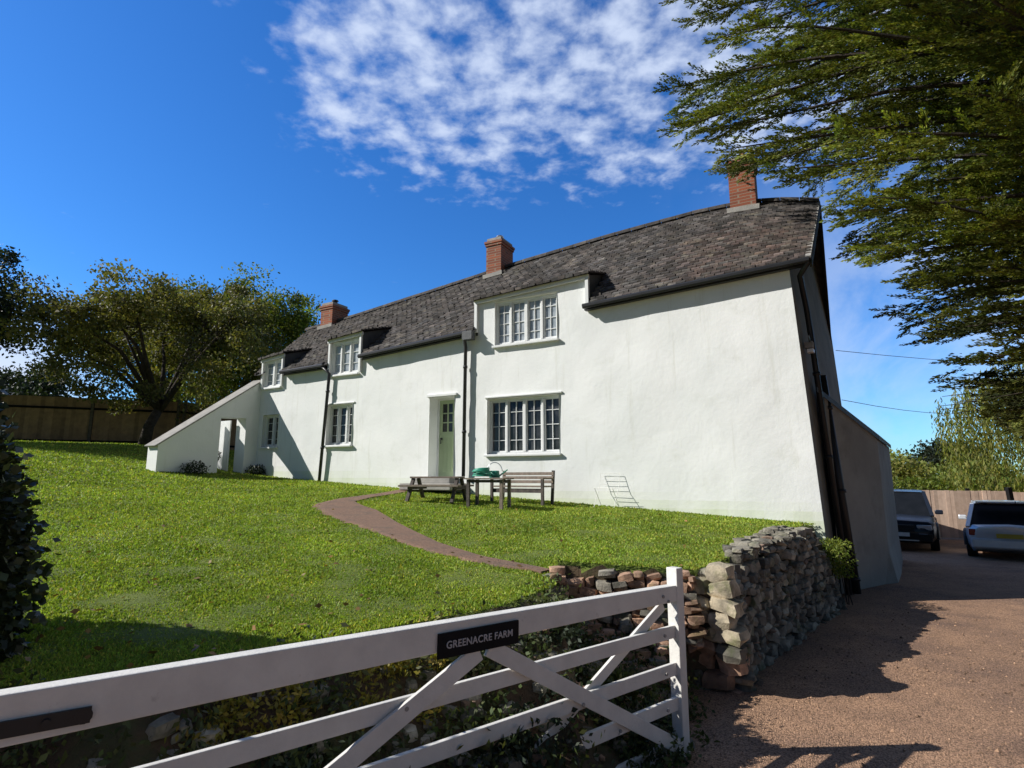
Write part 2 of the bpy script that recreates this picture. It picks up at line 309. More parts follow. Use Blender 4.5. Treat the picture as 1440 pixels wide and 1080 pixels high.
OPEN=[dict(r=(4.78,6.56,.53,1.79),dep=.13),dict(r=(4.80,6.37,3.0,4.05),dep=.07),dict(r=(7.46,8.18,.02,1.93),dep=.33,door=1),
      dict(r=(10.68,11.6,.87,1.95),dep=.13),dict(r=(10.54,11.52,2.76,3.66),dep=.03),dict(r=(13.5,14.16,.89,1.82),dep=.12),dict(r=(13.5,14.22,2.62,3.42),dep=.03)]
def ztop(t):
    for a,b,za,zb,_ in DORM:
        if a<t<b: return za+(zb-za)*(t-a)/(b-a)-.05
    return Ez(t)+.12
tsx=set(np.round(np.arange(0,14.46,.15),3)); zsx=set(np.round(np.arange(-1.3,4.5,.15),3))
for o_ in OPEN: tsx|={o_['r'][0],o_['r'][1]}; zsx|={o_['r'][2],o_['r'][3]}
for D_ in DORM: tsx|={D_[0],D_[1]}
def clean(s,keep):
    s=sorted(s); out=[]
    for x in s:
        if x in keep or not any(abs(x-k)<.04 for k in keep): out.append(x)
    return out
kt={v for o_ in OPEN for v in o_['r'][:2]}|{v for D_ in DORM for v in D_[:2]}; kz={v for o_ in OPEN for v in o_['r'][2:]}
ts=clean(tsx,kt|{0.0}); zs=clean(zsx,kz)
def bat(t,z): return t+max(0,(z+.9))/4.5*.2*max(0,1-t/2.5)
wall=MB(); cache={}
def wv(t,z,zt):
    z=min(z,zt); k=(round(t,3),round(z,3))
    if k not in cache:
        q=-.016*noise.fractal(Vector((t*.9,z*.9,1.3)),1,2,3)-.006*noise.noise(Vector((t*3,z*3,0)))
        cache[k]=len(wall.v); wall.v.append(tuple(hp(bat(t,z),q,z)))
    return cache[k]
for i in range(len(ts)-1):
    tm=(ts[i]+ts[i+1])/2
    for j in range(len(zs)-1):
        zm=(zs[j]+zs[j+1])/2
        if any(o_['r'][0]<tm<o_['r'][1] and o_['r'][2]<zm<o_['r'][3] for o_ in OPEN): continue
        zta=ztop(ts[i]+1e-4) if tm>ts[i] else 0; ztb=ztop(ts[i+1]-1e-4)
        if zs[j]>=max(zta,ztb)-1e-6: continue
        f=[wv(ts[i],zs[j],zta),wv(ts[i],zs[j+1],zta),wv(ts[i+1],zs[j+1],ztb),wv(ts[i+1],zs[j],ztb)]
        f=list(dict.fromkeys(f))
        if len(f)<3: continue
        p=hp(tm,0,0); hgt=zm-float(lawnz(p[0],p[1])); k=min(1,max(0,hgt/.32)); st=.5+.5*noise.noise(Vector((tm*2,0,0)))
        c=(1-.30*(1-k)*st,1-.22*(1-k)*st,1-.5*(1-k)*st)
        # stains beneath sills
        wall.f.append(f[::-1]); wall.c.append(c); wall.m.append(0)
for o_ in OPEN:
    a,b,z0,z1=o_['r']; dp=o_['dep']
    for (p1,p2) in(((a,z0),(a,z1)),((a,z1),(b,z1)),((b,z1),(b,z0)),((b,z0),(a,z0))):
        wall.quad(hp(p1[0],-.02,p1[1]),hp(p2[0],-.02,p2[1]),hp(p2[0],dp+.05,p2[1]),hp(p1[0],dp+.05,p1[1]),(1,1,1))
fw=hb(wall,'front_wall',M['render'],smooth=True)
me=fw.data; me.set_sharp_from_angle(angle=math.radians(40))
# gable wall, rear wall, left gable
def gp(s,z,out=0): 
    inn=(z+.9)/4.5*.2
    return C0+g_*s+d_*inn+go*out+UP*z
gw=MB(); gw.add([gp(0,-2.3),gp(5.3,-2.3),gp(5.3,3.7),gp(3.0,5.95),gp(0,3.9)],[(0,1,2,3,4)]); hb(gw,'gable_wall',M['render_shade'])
BR=gp(5.3,-2.3); BLt=hp(17.0,5.3,0)
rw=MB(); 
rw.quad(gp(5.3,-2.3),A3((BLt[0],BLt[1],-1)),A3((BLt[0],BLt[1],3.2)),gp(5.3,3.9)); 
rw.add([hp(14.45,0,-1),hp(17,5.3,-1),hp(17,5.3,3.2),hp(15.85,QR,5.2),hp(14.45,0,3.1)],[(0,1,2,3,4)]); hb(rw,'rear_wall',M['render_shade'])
# roof deck
rf=MB(); NT=40
tt=np.linspace(0,1,NT+1)
for i in range(NT):
    def P(u,k,off=-.03):
        t=tr_(u)+(tl_(u)-tr_(u))*tt[k]; return t,roofpt(t,u)+UP*off
    for ua,ub in((0,.33),(.33,.66),(.66,1)):
        A_=[P(ua,i),P(ua,i+1),P(ub,i+1),P(ub,i)]
        tm=np.mean([x[0] for x in A_])
        if ua==0 and any(a-.1<tm<b+.1 for a,b,*_ in DORM): continue
        rf.quad(*[x[1] for x in A_],(.5,.5,.5))
    # rear slope
    ta,tb=tr_(1)+(tl_(1)-tr_(1))*tt[i],tr_(1)+(tl_(1)-tr_(1))*tt[i+1]
    def Pr(t): 
        s=(t-tr_(1))/(tl_(1)-tr_(1)); return hp(-.45+s*(17.3+.45),5.5,3.1)
    rf.quad(roofpt(ta,1),roofpt(tb,1),Pr(tb),Pr(ta),(.8,.75,.7))
def lin(a,b,k): return a+(b-a)*k
def tile_strip(pf,t0f,t1f,L,skip=None,w=.18,gz=.13,redf=None):
    rows=int(L/gz)
    for r in range(rows+1):
        u0=r/(rows+1); u1=(r+1.25)/(rows+1); ta,tb=t0f(u0),t1f(u0); ncol=int((tb-ta)/w)
        for c in range(-1,ncol+1):
            off=(r%2)*w/2; a=ta+c*w+off; b=a+w*.94; a=max(a,ta);b=min(b,tb)
            if b-a<.03: continue
            tm=(a+b)/2
            if skip and skip(tm,u0): continue
            j=lambda s=.006: random.uniform(-s,s)
            lift=.04+random.uniform(-.014,.024)+(.02 if random.random()<.05 else 0)
            uj=random.uniform(-.18,.18)/(rows+1)
            p0=pf(a,u0+uj)+UP*(lift+j()); p1=pf(b,u0+uj)+UP*(lift+j()); p2=pf(b,min(u1,1))+UP*.006; p3=pf(a,min(u1,1))+UP*.006
            q0=p0-UP*(lift+.02); q1=p1-UP*(lift+.02)
            base=random.uniform(.45,1.45); red=0
            if redf: red=redf(tm,u0)
            kk=random.random()
            col=(base*(1+.12*kk+red*random.uniform(.2,1.0)),base*(1+.02*kk+red*.1),base*(1-.05*kk-red*.1))
            if random.random()<.06: col=tuple(x*.5 for x in col)
            if random.random()<.05: col=tuple(x*1.5 for x in col)
            rf.add([p0,p1,p2,p3,q0,q1],[(0,3,2,1),(4,0,1,5),(4,5,1,0)][:2]+[(0,4,3),(1,2,5)],col)
def mainz(t,q): u=(q-Q0)/(QR-Q0); return Ez(t)*(1-u)+Rz(t)*u
def dorm_q(D_,t):
    a,b,za,zb,sl=D_; zf=za+(zb-za)*(t-a)/(b-a); q=-.15
    while zf+sl*(q+.15)>mainz(t,q) and q<2.9: q+=.02
    return q
def skipf(t,u):
    q=Q0+(QR-Q0)*u
    for D_ in DORM:
        if D_[0]-.04<t<D_[1]+.04 and q<dorm_q(D_,t)-.03: return True
    return False
SL=math.hypot(QR-Q0,2.7)
tile_strip(roofpt,tr_,tl_,SL,skipf,redf=lambda t,u: .38*max(0,1-((t-1.0)/2.0)**2)*max(0,1-((u-.3)/.45)**2)+.1)
for D_ in DORM:
    a,b,za,zb,sl=D_; qd=dorm_q(D_,(a+b)/2)
    def pf(t,u,D_=D_):
        a,b,za,zb,sl=D_; qe=dorm_q(D_,min(max(t,a),b)); q=-.17+(qe+.06+.17)*u; return hp(t,q,za+(zb-za)*(t-a)/(b-a)+sl*(q+.15))
    tile_strip(pf,lambda u:a-.05,lambda u:b+.05,qd+.2,redf=lambda t,u:.1)
    rf.quad(pf(a-.05,0)-UP*.03,pf(b+.05,0)-UP*.03,pf(b+.05,1)-UP*.03,pf(a-.05,1)-UP*.03,(.4,.4,.4))
hb(rf,'roof',M['tile'])
# dormer cheeks and trims
for k,D_ in enumerate(DORM):
    a,b,za,zb,sl=D_; ck=MB(); fz_=MB()
    for t,zf,sg in((a,za,-1),(b,zb,1)):
        qe=dorm_q(D_,t); t2=t-sg*.05
        low=[mainz(t,-.02)-.25,mainz(t,qe)-.15]
        P1=[hp(t,-.02,low[0]),hp(t,-.02,zf-.02),hp(t,qe,zf+sl*(qe+.15)-.03),hp(t,qe,low[1])]
        P2=[p-d_*sg*.05 for p in P1]
        ck.add(P1+P2,[(0,1,2,3),(7,6,5,4),(0,4,5,1),(1,5,6,2),(3,2,6,7),(0,3,7,4)])
        hb(ck,'dormer_cheek',M['lead']); ck=MB()
    # white fascia board under dormer roof edge and side boards
    fz_.bar(hp(a-.02,-.07,za-.06),hp(b+.02,-.07,zb-.06),.05,.09)
    if k==0:
        fz_.bar(hp(a+.03,-.05,za-.1),hp(a+.03,-.05,Ez(a)-.12),.07,.09,up=n_)
        fz_.bar(hp(b-.03,-.05,zb-.1),hp(b-.03,-.05,Ez(b)-.05),.07,.09,up=n_)
    else:
        fz_.bar(hp(a+.05,-.045,za-.1),hp(a+.05,-.045,OPEN[4 if k==1 else 6]['r'][2]),.06,.08,up=n_)
        fz_.bar(hp(b-.05,-.045,zb-.1),hp(b-.05,-.045,OPEN[4 if k==1 else 6]['r'][2]),.06,.08,up=n_)
    f_=hb(fz_,'dormer_fascia',M['white'])
# ridge tiles
rt=MB(); t=tr_(1)
while t<tl_(1)-.1:
    a=hp(t,QR,Rz(t)+.0);b=hp(t+.4,QR,Rz(t+.4)+.0); c=random.uniform(.6,1.1)
    n=7; ring=[]
    for P_ in(a,b-d_*.01):
        ring+= [P_+n_*.13*math.cos(math.pi*k/(n-1))+UP*(.13*math.sin(math.pi*k/(n-1))-.04+random.uniform(0,.008)) for k in range(n)]
    rt.add(ring,[(k,k+n,k+n+1,k+1) for k in range(n-1)],(c*1.1,c,c*.95)); t+=.4
hb(rt,'ridge_tiles',M['tile'])
# verge boards on right gable
vb=MB()
p_e=roofpt(tr_(0),0);p_r=roofpt(tr_(1),1); p_b=hp(-.45,5.5,3.1)
vb.bar(p_e-UP*.1-d_*.0,p_r-UP*.10,.04,.17); vb.bar(p_r-UP*.1,p_b-UP*.1,.05,.22)
hb(vb,'bargeboard',M['dark'])
# mortar line at verge
vm=MB(); vm.bar(p_e+d_*.03+UP*.0,p_r+d_*.03+UP*.0,.09,.05); hb(vm,'verge_mortar',M['cement'])
# gutters
for (a,b) in((-.12,4.12),(7.0,10.36),(11.64,13.32)):
    gt=MB(); pts=[hp(t,-.21,Ez(t)-.06) for t in np.linspace(a,b,6)]; gt.tube(pts,.055,8)
    gt.bar(hp(a+.02,-.08,Ez(a)-.08),hp(b,-.08,Ez(b)-.08),.1,.09)
    hb(gt,'gutter',M['black'],smooth=False)
def pipe(pts,r,name='downpipe',m='pipe'):
    mb=MB(); mb.tube(pts,r,10)
    for i in range(len(pts)-1):
        a,b=A3(pts[i]),A3(pts[i+1]); L_=np.linalg.norm(b-a)
        if L_>1.5:
            for k in np.arange(.15,1,.42/ max(L_/3,1)*1.2):
                c=a+(b-a)*k; mb.tube([c,c+(b-a)/L_*.06],r*1.3,10)
    return hb(mb,name,M[m],smooth=True)
pipe([hp(7.06,-.21,Ez(7.06)-.08),hp(7.09,-.20,3.25),hp(7.11,-.1,3.05),hp(7.13,-.09,.05)],.042)
pipe([hp(11.66,-.2,Ez(11.6)-.1),hp(11.5,-.1,2.8),hp(11.68,-.09,-.2)],.042)
hm=MB(); hm.box(hp(6.97,-.2,Ez(7)-.14),.26,.16,.2,d_,n_); hb(hm,'rainwater_hopper',M['lead'])
# gable pipes

pipe([hp(-.12,-.21,Ez(0)-.08),gp(.12,3.62,.14),gp(.55,3.1,.12),gp(.62,2.6,.12),gp(.68,-1.95,.14)],.05,m='black')
pipe([gp(1.0,1.9,.16),gp(1.0,-2.0,.22)],.075,'soil_pipe','black')
# windows
def bars(mb,a,b,z0,z1,q,vert,horiz,wv_,wh_,dp):
    for v in vert: mb.box(hp(v[0],q,(z0+z1)/2),v[1],dp,z1-z0,d_,n_)
    for h in horiz: mb.box(hp((a+b)/2,q+.003,h[0]),b-a,dp*.8,h[1],d_,n_)
def window(i,lights,rows,glass,colsper=2,hood=False,sill=True,mull=None):
    a,b,z0,z1=OPEN[i]['r']; q=OPEN[i]['dep']; fr=MB()
    fr.box(hp((a+b)/2,q+.012,z1-.025),b-a-.004,.075,.05,d_,n_); fr.box(hp((a+b)/2,q+.012,z0+.025),b-a-.004,.075,.05,d_,n_)
    for t in(a+.02,b-.02): fr.box(hp(t,q+.01,(z0+z1)/2),.036,.07,z1-z0-.004,d_,n_)
    W=(b-a)/lights; panes=[]
    for l in range(lights):
        la=a+l*W; lb=la+W; pn=MB(); panes.append(pn)
        if l: fr.box(hp(la,q+.004,(z0+z1)/2),.04 if (l*2!=lights) else .06,.07,z1-z0-.1,d_,n_)
        for t in(la+.042,lb-.042): fr.box(hp(t,q+.018,(z0+z1)/2),.026,.04,z1-z0-.1,d_,n_)
        for z in(z0+.066,z1-.066): fr.box(hp((la+lb)/2,q+.020,z),W-.12,.038,.032,d_,n_)
        for c in range(1,colsper): fr.box(hp(la+W*c/colsper,q+.022,(z0+z1)/2),.013,.03,z1-z0-.15,d_,n_)
        for r in range(1,rows): fr.box(hp((la+lb)/2,q+.024,z0+(z1-z0)*r/rows),W-.11,.028,.013,d_,n_)
        for c in range(colsper):
            for r in range(rows):
                t0=la+.06+(W-.12)*c/colsper;t1=la+.06+(W-.12)*(c+1)/colsper;y0=z0+.07+(z1-z0-.14)*r/rows;y1=z0+.07+(z1-z0-.14)*(r+1)/rows
                jj=[random.uniform(-.0035,.0035) for _ in range(4)]
                pn.quad(hp(t0,q+.034+jj[0],y0),hp(t0,q+.034+jj[1],y1),hp(t1,q+.034+jj[2],y1),hp(t1,q+.034+jj[0]+jj[2]-jj[1],y0))
    w=hb(fr,'window',M['white'])
    for pn in panes: pn.v=[tuple(A3(v)-HL) for v in pn.v]; pn.build('pane',M[glass],w)
    if sill:
        s=MB(); s.box(hp((a+b)/2,-.0,z0-.025),b-a+.08,.17,.05,d_,n_); s.v=[tuple(A3(v)-HL) for v in s.v]; s.build('sill',M['white'],w,bevel=.008)
    if hood:
        s=MB(); s.box(hp((a+b)/2,-.005,z1+.03),b-a+.14,.055,.035,d_,n_); s.v=[tuple(A3(v)-HL) for v in s.v]; s.build('drip_moulding',M['white'],w,bevel=.006)
    return w
window(0,4,4,'glass',hood=True); window(1,4,4,'netglass',hood=True); window(3,3,4,'glass',colsper=1,hood=True); window(4,3,3,'netglass',colsper=1,sill=True)
window(5,2,4,'glass',colsper=1); window(6,2,4,'netglass',colsper=1)
# front door
a,b,z0,z1=OPEN[2]['r']; q=OPEN[2]['dep']
dr=MB(); zb=1.05
dr.box(hp((a+b)/2,q+.03,(z0+zb)/2+.02),b-a-.10,.045,zb-z0,d_,n_)
for k in range(1,5): dr.box(hp(a+.05+(b-a-.1)*k/5,q+.004,(z0+zb)/2+.03),.006,.012,zb-z0-.2,d_,n_)
for t in(a+.085,b-.085): dr.box(hp(t,q+.032,(zb+z1)/2),.07,.05,z1-zb-.06,d_,n_)
dr.box(hp((a+b)/2,q+.034,z1-.08),b-a-.24,.045,.09,d_,n_); dr.box(hp((a+b)/2,q+.034,zb+.04),b-a-.24,.045,.06,d_,n_)
for k in(1,2): dr.box(hp(a+.12+(b-a-.24)*k/3,q+.036,(zb+z1)/2),.025,.03,z1-zb-.15,d_,n_)
for k in(1,2): dr.box(hp((a+b)/2,q+.038,zb+.07+(z1-zb-.2)*k/3),b-a-.24,.028,.025,d_,n_)
D=hb(dr,'front_door',M['green'])
pn=MB(); pn.quad(hp(a+.1,q+.05,zb+.05),hp(a+.1,q+.05,z1-.1),hp(b-.1,q+.05,z1-.1),hp(b-.1,q+.05,zb+.05)); pn.v=[tuple(A3(v)-HL) for v in pn.v]; pn.build('pane',M['glass'],D)
kn=MB(); kn.tube([hp(b-.14,q-.01,.95),hp(b-.14,q-.05,.95)],.025,10); kn.tube([hp(b-.14,q-.05,.95),hp(b-.14,q-.05,.83)],.012,8); kn.v=[tuple(A3(v)-HL) for v in kn.v]; kn.build('handle',M['black'],D)
df=MB()
for t in(a+.022,b-.022): df.box(hp(t,q+.02,(z0+z1)/2),.044,.08,z1-z0,d_,n_)
df.box(hp((a+b)/2,q+.018,z1-.02),b-a-.09,.078,.04,d_,n_); hb(df,'door_frame',M['white'])
dh=MB(); dh.box(hp((a+b)/2,-.03,z1+.035),b-a+.14,.06,.06,d_,n_); hb(dh,'door_hood',M['white'],bevel=.006)
ds=MB(); ds.box(hp((a+b)/2,-.12,z0-.07),b-a+.3,.5,.13,d_,n_); ds.box(hp((a+b)/2,-.28,z0-.2),b-a+.7,.7,.15,d_,n_); hb(ds,'doorstep',M['cement'],bevel=.02)
# chimneys
def chimney(t0,t1,qa,qb,zt,extra):
    ch=MB(); tc=(t0+t1)/2;qc=(qa+qb)/2; zbm=Rz(tc)-.7
    ch.box(hp(tc,qc,(zbm+zt)/2),t1-t0,qb-qa,zt-zbm,d_,n_)
    for k,(gx,hh) in enumerate(((.05,.07),(.09,.07))): ch.box(hp(tc,qc,zt-.12+k*.071),t1-t0+gx,qb-qa+gx,.07,d_,n_)
    c=hb(ch,'chimney',M['brick']); 
    if extra:
        cf=MB(); cf.box(hp(tc,qc,zt+.05),t1-t0-.03,qb-qa-.03,.08,d_,n_); cf.v=[tuple(A3(v)-HL) for v in cf.v]; cf.build('flaunching',M['cement'],c)
        po=MB(); po.tube([hp(tc,qc,zt+.07),hp(tc,qc,zt+.22),hp(tc,qc,zt+.23),hp(tc,qc,zt+.27)],[.09,.08,.12,.1],12); po.v=[tuple(A3(v)-HL) for v in po.v]; po.build('chimney_pot',M[extra],c)
    fl=MB(); fl.bar(hp(t0-.07,qa-.05,mainz(t0,qa)+.03),hp(t1+.07,qa-.05,mainz(t1,qa)+.03),.06,.12); fl.v=[tuple(A3(v)-HL) for v in fl.v]; fl.build('flashing',M['cement'],c)
chimney(.85,1.42,2.6,3.3,7.55,'terracotta'); chimney(7.72,8.22,2.62,3.35,6.92,'steel'); chimney(14.4,14.95,2.62,3.35,5.95,'black')
# extension (lean-to) on the right
xa=A3((5.72,10.33,0)); xb=A3((7.36,11.5,0)); xd=(xb-xa)/np.linalg.norm(xb-xa); xg=g_
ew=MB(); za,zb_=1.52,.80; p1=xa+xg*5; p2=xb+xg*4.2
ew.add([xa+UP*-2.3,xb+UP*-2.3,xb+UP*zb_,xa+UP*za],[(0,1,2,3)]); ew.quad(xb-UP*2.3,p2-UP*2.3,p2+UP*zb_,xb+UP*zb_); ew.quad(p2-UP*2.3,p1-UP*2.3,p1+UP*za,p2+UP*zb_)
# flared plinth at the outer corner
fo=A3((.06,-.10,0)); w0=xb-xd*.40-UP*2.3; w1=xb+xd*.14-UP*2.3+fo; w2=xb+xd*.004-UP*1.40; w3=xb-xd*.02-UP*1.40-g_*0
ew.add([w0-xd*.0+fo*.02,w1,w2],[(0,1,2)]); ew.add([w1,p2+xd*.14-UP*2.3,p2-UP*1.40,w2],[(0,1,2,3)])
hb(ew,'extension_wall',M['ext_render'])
er=MB(); o1=-xg*.10; th=UP*.10
T_=[xa+o1+UP*(za+.02)-xd*.2,xb+o1+xd*.12+UP*(zb_-.03),p2+xd*.12+UP*(zb_-.03),p1+UP*(za+.02)-xd*.2]
er.add(T_+[v+th for v in T_],[(3,2,1,0),(4,5,6,7),(0,1,5,4),(1,2,6,5),(2,3,7,6),(3,0,4,7)]); hb(er,'extension_roof',M['lead'])
# security light on the gable
sl=thing('security_light','grey security light on a bracket at the top of the gable corner','light',loc=tuple(gp(.38,2.38,0)))
b_=MB(); b_.box(go*.10+UP*.0,.16,.14,.12,g_,go); b_.build('housing',M['cement'],sl,bevel=.01)
b_=MB(); b_.box(go*.12-UP*.11,.15,.10,.06,g_,go); b_.build('lamp_glass',M['white'],sl)
b_=MB(); b_.tube([go*.12+UP*.045,go*.12-n_*.62+UP*.02-g_*.05],.013,6); b_.tube([go*.02,go*.14],.03,8); b_.build('bracket',M['black'],sl)
# ------------------------------------------------------------------ sloping garden wall with doorway (left)
WB=hp(14.35,0,0); wg=-n_; wt=thing('garden_wall','white sloping garden wall with an open doorway at the left end of the farmhouse','wall',loc=tuple(WB))
def wp(s,z,o=0): return wg*s+d_*o+UP*z
top=lambda s: 2.82-.71*s
gwm=MB(); ths=.42
prof=[(0,-.6),(0,top(0)),(.42,top(.42)),(.42,1.70),(.42,.12),(.42,-.6),(1.2,-.6),(1.2,.12),(1.2,1.66),(1.2,top(1.2)),(2.82,top(2.82)),(2.82,-.6)]
def wq(s0,s1,za0,za1,zb0,zb1):   # both faces
    for o in(0,ths): gwm.quad(wp(s0,za0,o),wp(s0,za1,o),wp(s1,zb1,o),wp(s1,zb0,o),(1,1,1))
wq(-.1,.42,-.6,top(-.1),-.6,top(.42)); wq(.42,1.2,1.70,top(.42),1.66,top(1.2)); wq(.42,1.2,-.6,.12,-.6,.10); wq(1.2,2.82,-.6,top(1.2),-.6,top(2.82))
for (s,z,s2,z2) in((.42,.12,.42,1.7),(1.2,.10,1.2,1.66),(.42,1.7,1.2,1.66),(.42,.12,1.2,.10),(-.1,top(-.1),2.82,top(2.82)),(2.82,-.6,2.82,top(2.82))):
    gwm.quad(wp(s,z,0),wp(s,z,ths),wp(s2,z2,ths),wp(s2,z2,0),(1,1,1))
gwm.build('wall_body',M['render'],wt)
cp=MB(); cp.bar(wp(-.05,top(-.05)+.03,ths/2),wp(2.9,top(2.9)+.03,ths/2),ths+.06,.04); cp.build('coping',M['cement'],wt,bevel=.01)
dd=MB(); dd.box(wp(.55,.9,ths+.35),.04,.55,1.5,wg,d_); dd.box(wp(.85,.9,ths+.5),.30,.04,1.5,wg,d_)
dd.build('open_door',M['white'],wt)
pb=thing('potted_shrub','dark clipped shrub standing in the garden wall doorway','shrub',loc=tuple(WB+wp(1.12,.1,.5)))
k=MB(); k.tube([(0,0,0),(0,0,.25)],[.12,.16],12); k.build('pot',M['terracotta'],pb)
u=rand_unit(900)*rng.uniform(.6,1,(900,1))**.4*A3((.25,.25,.3)); leaves('crown',u+A3((0,0,.5)),.07,M['dark_leaf'],pb)
# low shrubs along the garden wall base
for i,(s,r_) in enumerate(((2.0,.22),(.15,.18))):
    P0=WB+wp(s,0,-.25); P0[2]=float(lawnz(P0[0],P0[1])); sb=thing('low_shrub',['low dark shrub at the foot of the sloping white wall','small dark shrub in the corner between white wall and farmhouse'][i],'shrub','low shrubs by the garden wall',tuple(P0))
    u=rand_unit(700)*rng.uniform(.5,1,(700,1))*A3((r_*1.6,r_*1.6,r_)); leaves('crown',u+A3((0,0,r_*.6)),.06,M['dark_leaf'],sb)
    k=MB(); k.tube([(0,0,-.1),(0.02,0,r_*.7)],[.02,.01],6); k.build('stem',M['bark'],sb)
# ------------------------------------------------------------------ stone walls
ICO=None
def stone(mb,c,sx,sy,sz,ax,ay,az,col):
    vs=[];idx={}
    for x in(-1,0,1):
        for y in(-1,0,1):
            for z in(-1,0,1):
                if x==y==z==0: continue
                v=A3((x,y,z)); r=np.linalg.norm(v); v=v*(.40+.60/r)*1.04 if r>1 else v*1.02
                v=v*random.uniform(.78,1.14)
                idx[(x,y,z)]=len(vs); vs.append(A3(c)+ax*v[0]*sx/2+ay*v[1]*sy/2+az*v[2]*sz/2)
    fs=[]
    for ax_ in range(3):
        for sgn in(-1,1):
            o=[i for i in range(3) if i!=ax_]
            for a0 in(-1,0):
                for b0 in(-1,0):
                    q=[]
                    for (da,db) in((0,0),(1,0),(1,1),(0,1)):
                        k=[0,0,0];k[ax_]=sgn;k[o[0]]=a0+da;k[o[1]]=b0+db;q.append(idx[tuple(k)])
                    fl=(sgn==1)!=(ax_==1)
                    fs.append(q if fl else q[::-1])
    mb.add(vs,fs,col)
def stonecol(kind):
    b=random.uniform(.55,1.3)
    if kind=='pale': return (b*.5+1.55,b*.45+1.4,b*.4+1.15)
    r=random.random()
    if kind=='red' and r<.6: return (b*1.75,b*1.15,b*.9)
    if r<.05: return (b*1.25,b*.9,b*.75)
    if r<.3: return (b*1.5,b*1.45,b*1.35)
    return (b,b*.97,b*.92)
def wall_face(mb,pts,zt,zb,batter=.12,kind='grey',hmin=.05,hmax=.13,wmin=.08,wmax=.26,depth=.24,outsign=1):
    P=resample(pts,60); dd=np.r_[0,np.cumsum(np.hypot(*np.diff(P,axis=0).T))]; L_=dd[-1]
    z=-2.05
    def at(s): return A3((np.interp(s,dd,P[:,0]),np.interp(s,dd,P[:,1]),0))
    while z<-.3:
        h=random.uniform(hmin,hmax); s=-random.uniform(0,.1)
        while s<L_:
            w=random.uniform(wmin,wmax); sm=min(s+w/2,L_); p=at(sm); q=at(min(sm+.05,L_))-at(max(sm-.05,0)); q/=np.linalg.norm(q); out=A3((q[1],-q[0],0))*outsign
            top_=zt(sm,p); bot=zb(sm,p)
            if z+h*.6<top_+random.uniform(-.06,.06) and z+h>bot-.1:
                zz=z+h/2; o=batter*max(0,(top_-zz))/max(.3,(top_-bot))
                tilt=random.uniform(-.3,.3); ax=q*math.cos(tilt)+UP*math.sin(tilt); az=np.cross(ax,out); 
                if az[2]<0: az=-az
                stone(mb,p+out*(o-depth*.28+random.uniform(-.04,.05))+UP*(zz+random.uniform(-.02,.02)),w*1.05,depth,h*1.15,ax,out,az,stonecol(kind if not callable(kind) else kind(sm,zz)))
            s+=w*.97
        z+=h*.95
sw=thing('stone_wall','rough rubble stone retaining wall beside the drive, below the house corner','wall',loc=(3.4,7.6,-1.9)); SWL=A3((3.4,7.6,-1.9))
PW=[(2.03,5.62),(2.35,6.25),(3.0,7.05),(3.75,7.95),(4.55,8.85),(5.0,9.35)]
st=MB(); 
def ztp(s,p): 
    return -.95+.02*s+.08*noise.noise(Vector((s*1.9,1,0)))+.05*noise.noise(Vector((s*6,1,0)))+(.10 if s>1.0 else 0)*1-.7*max(0,s-3.95)
wall_face(st,PW,ztp,lambda s,p:-2.0,batter=.16)
# top scatter of stones (capping) inward
for k in range(150):
    s=random.uniform(.1,4.2); P=resample(PW,60); i=int(s/4.7*59); p=A3((P[i][0],P[i][1],0)); q=P[min(i+1,59)]-P[max(i-1,0)]; q=A3((q[0],q[1],0)); q/=np.linalg.norm(q); inn=A3((-q[1],q[0],0))
    w=random.uniform(.12,.26); tl=random.uniform(-.5,.5); ax=q*math.cos(tl)+inn*math.sin(tl)
    wd=.18+.25*min(1,max(0,(s-.8)/2.2))
    stone(st,p+inn*random.uniform(-.02,wd)+UP*(ztp(s,p)+random.uniform(-.05,.03)),w,random.uniform(.1,.2),random.uniform(.06,.12),ax,np.cross(UP,ax),UP,stonecol('grey'))
st.v=[tuple(A3(v)-SWL) for v in st.v]; st.build('rubble_stones',M['stone'],sw,smooth=True).data.set_sharp_from_angle(angle=math.radians(42))
pc=MB(); 
PF=[(1.70,5.80),(2.0,5.55)]; wall_face(pc,PF,lambda s,p:-.86,lambda s,p:-1.95,batter=.03,kind=lambda s,z:'pale' if z>-1.55 else 'red',hmin=.11,hmax=.17,wmin=.2,wmax=.3,depth=.3)
pc.v=[tuple(A3(v)-SWL) for v in pc.v]; pc.build('corner_quoins',M['stone'],sw,smooth=True).data.set_sharp_from_angle(angle=math.radians(42))
co=MB(); Pp=resample(PW,10)
for i in range(9):
    a_=A3((*Pp[i],0));b_2=A3((*Pp[i+1],0)); q=(b_2-a_)/np.linalg.norm(b_2-a_); inn=A3((-q[1],q[0],0)); zt_=max(-2.0,ztp(i*.5+.2,None)-.1)
    co.add([a_+inn*.03-UP*2.1,b_2+inn*.03-UP*2.1,b_2+inn*.5-UP*2.1,a_+inn*.5-UP*2.1]+[a_+inn*.06+UP*zt_,b_2+inn*.06+UP*zt_,b_2+inn*.45+UP*zt_,a_+inn*.45+UP*zt_],[(0,1,5,4),(1,2,6,5),(2,3,7,6),(3,0,4,7),(4,5,6,7)])
co.v=[tuple(A3(v)-SWL) for v in co.v]; co.build('wall_core',M['mortar'],sw)
fwl=thing('low_stone_wall','low collapsed wall of reddish stones holding up the lawn behind the gate','wall',loc=(1.1,5.7,-1.2)); FL=A3((1.1,5.7,-1.2))
st=MB(); wall_face(st,[(.40,5.92),(.9,5.80),(1.72,5.66)],lambda s,p:-.90,lambda s,p:-1.25-.12*s,batter=.12,kind='red',hmin=.045,hmax=.085,wmin=.07,wmax=.2)
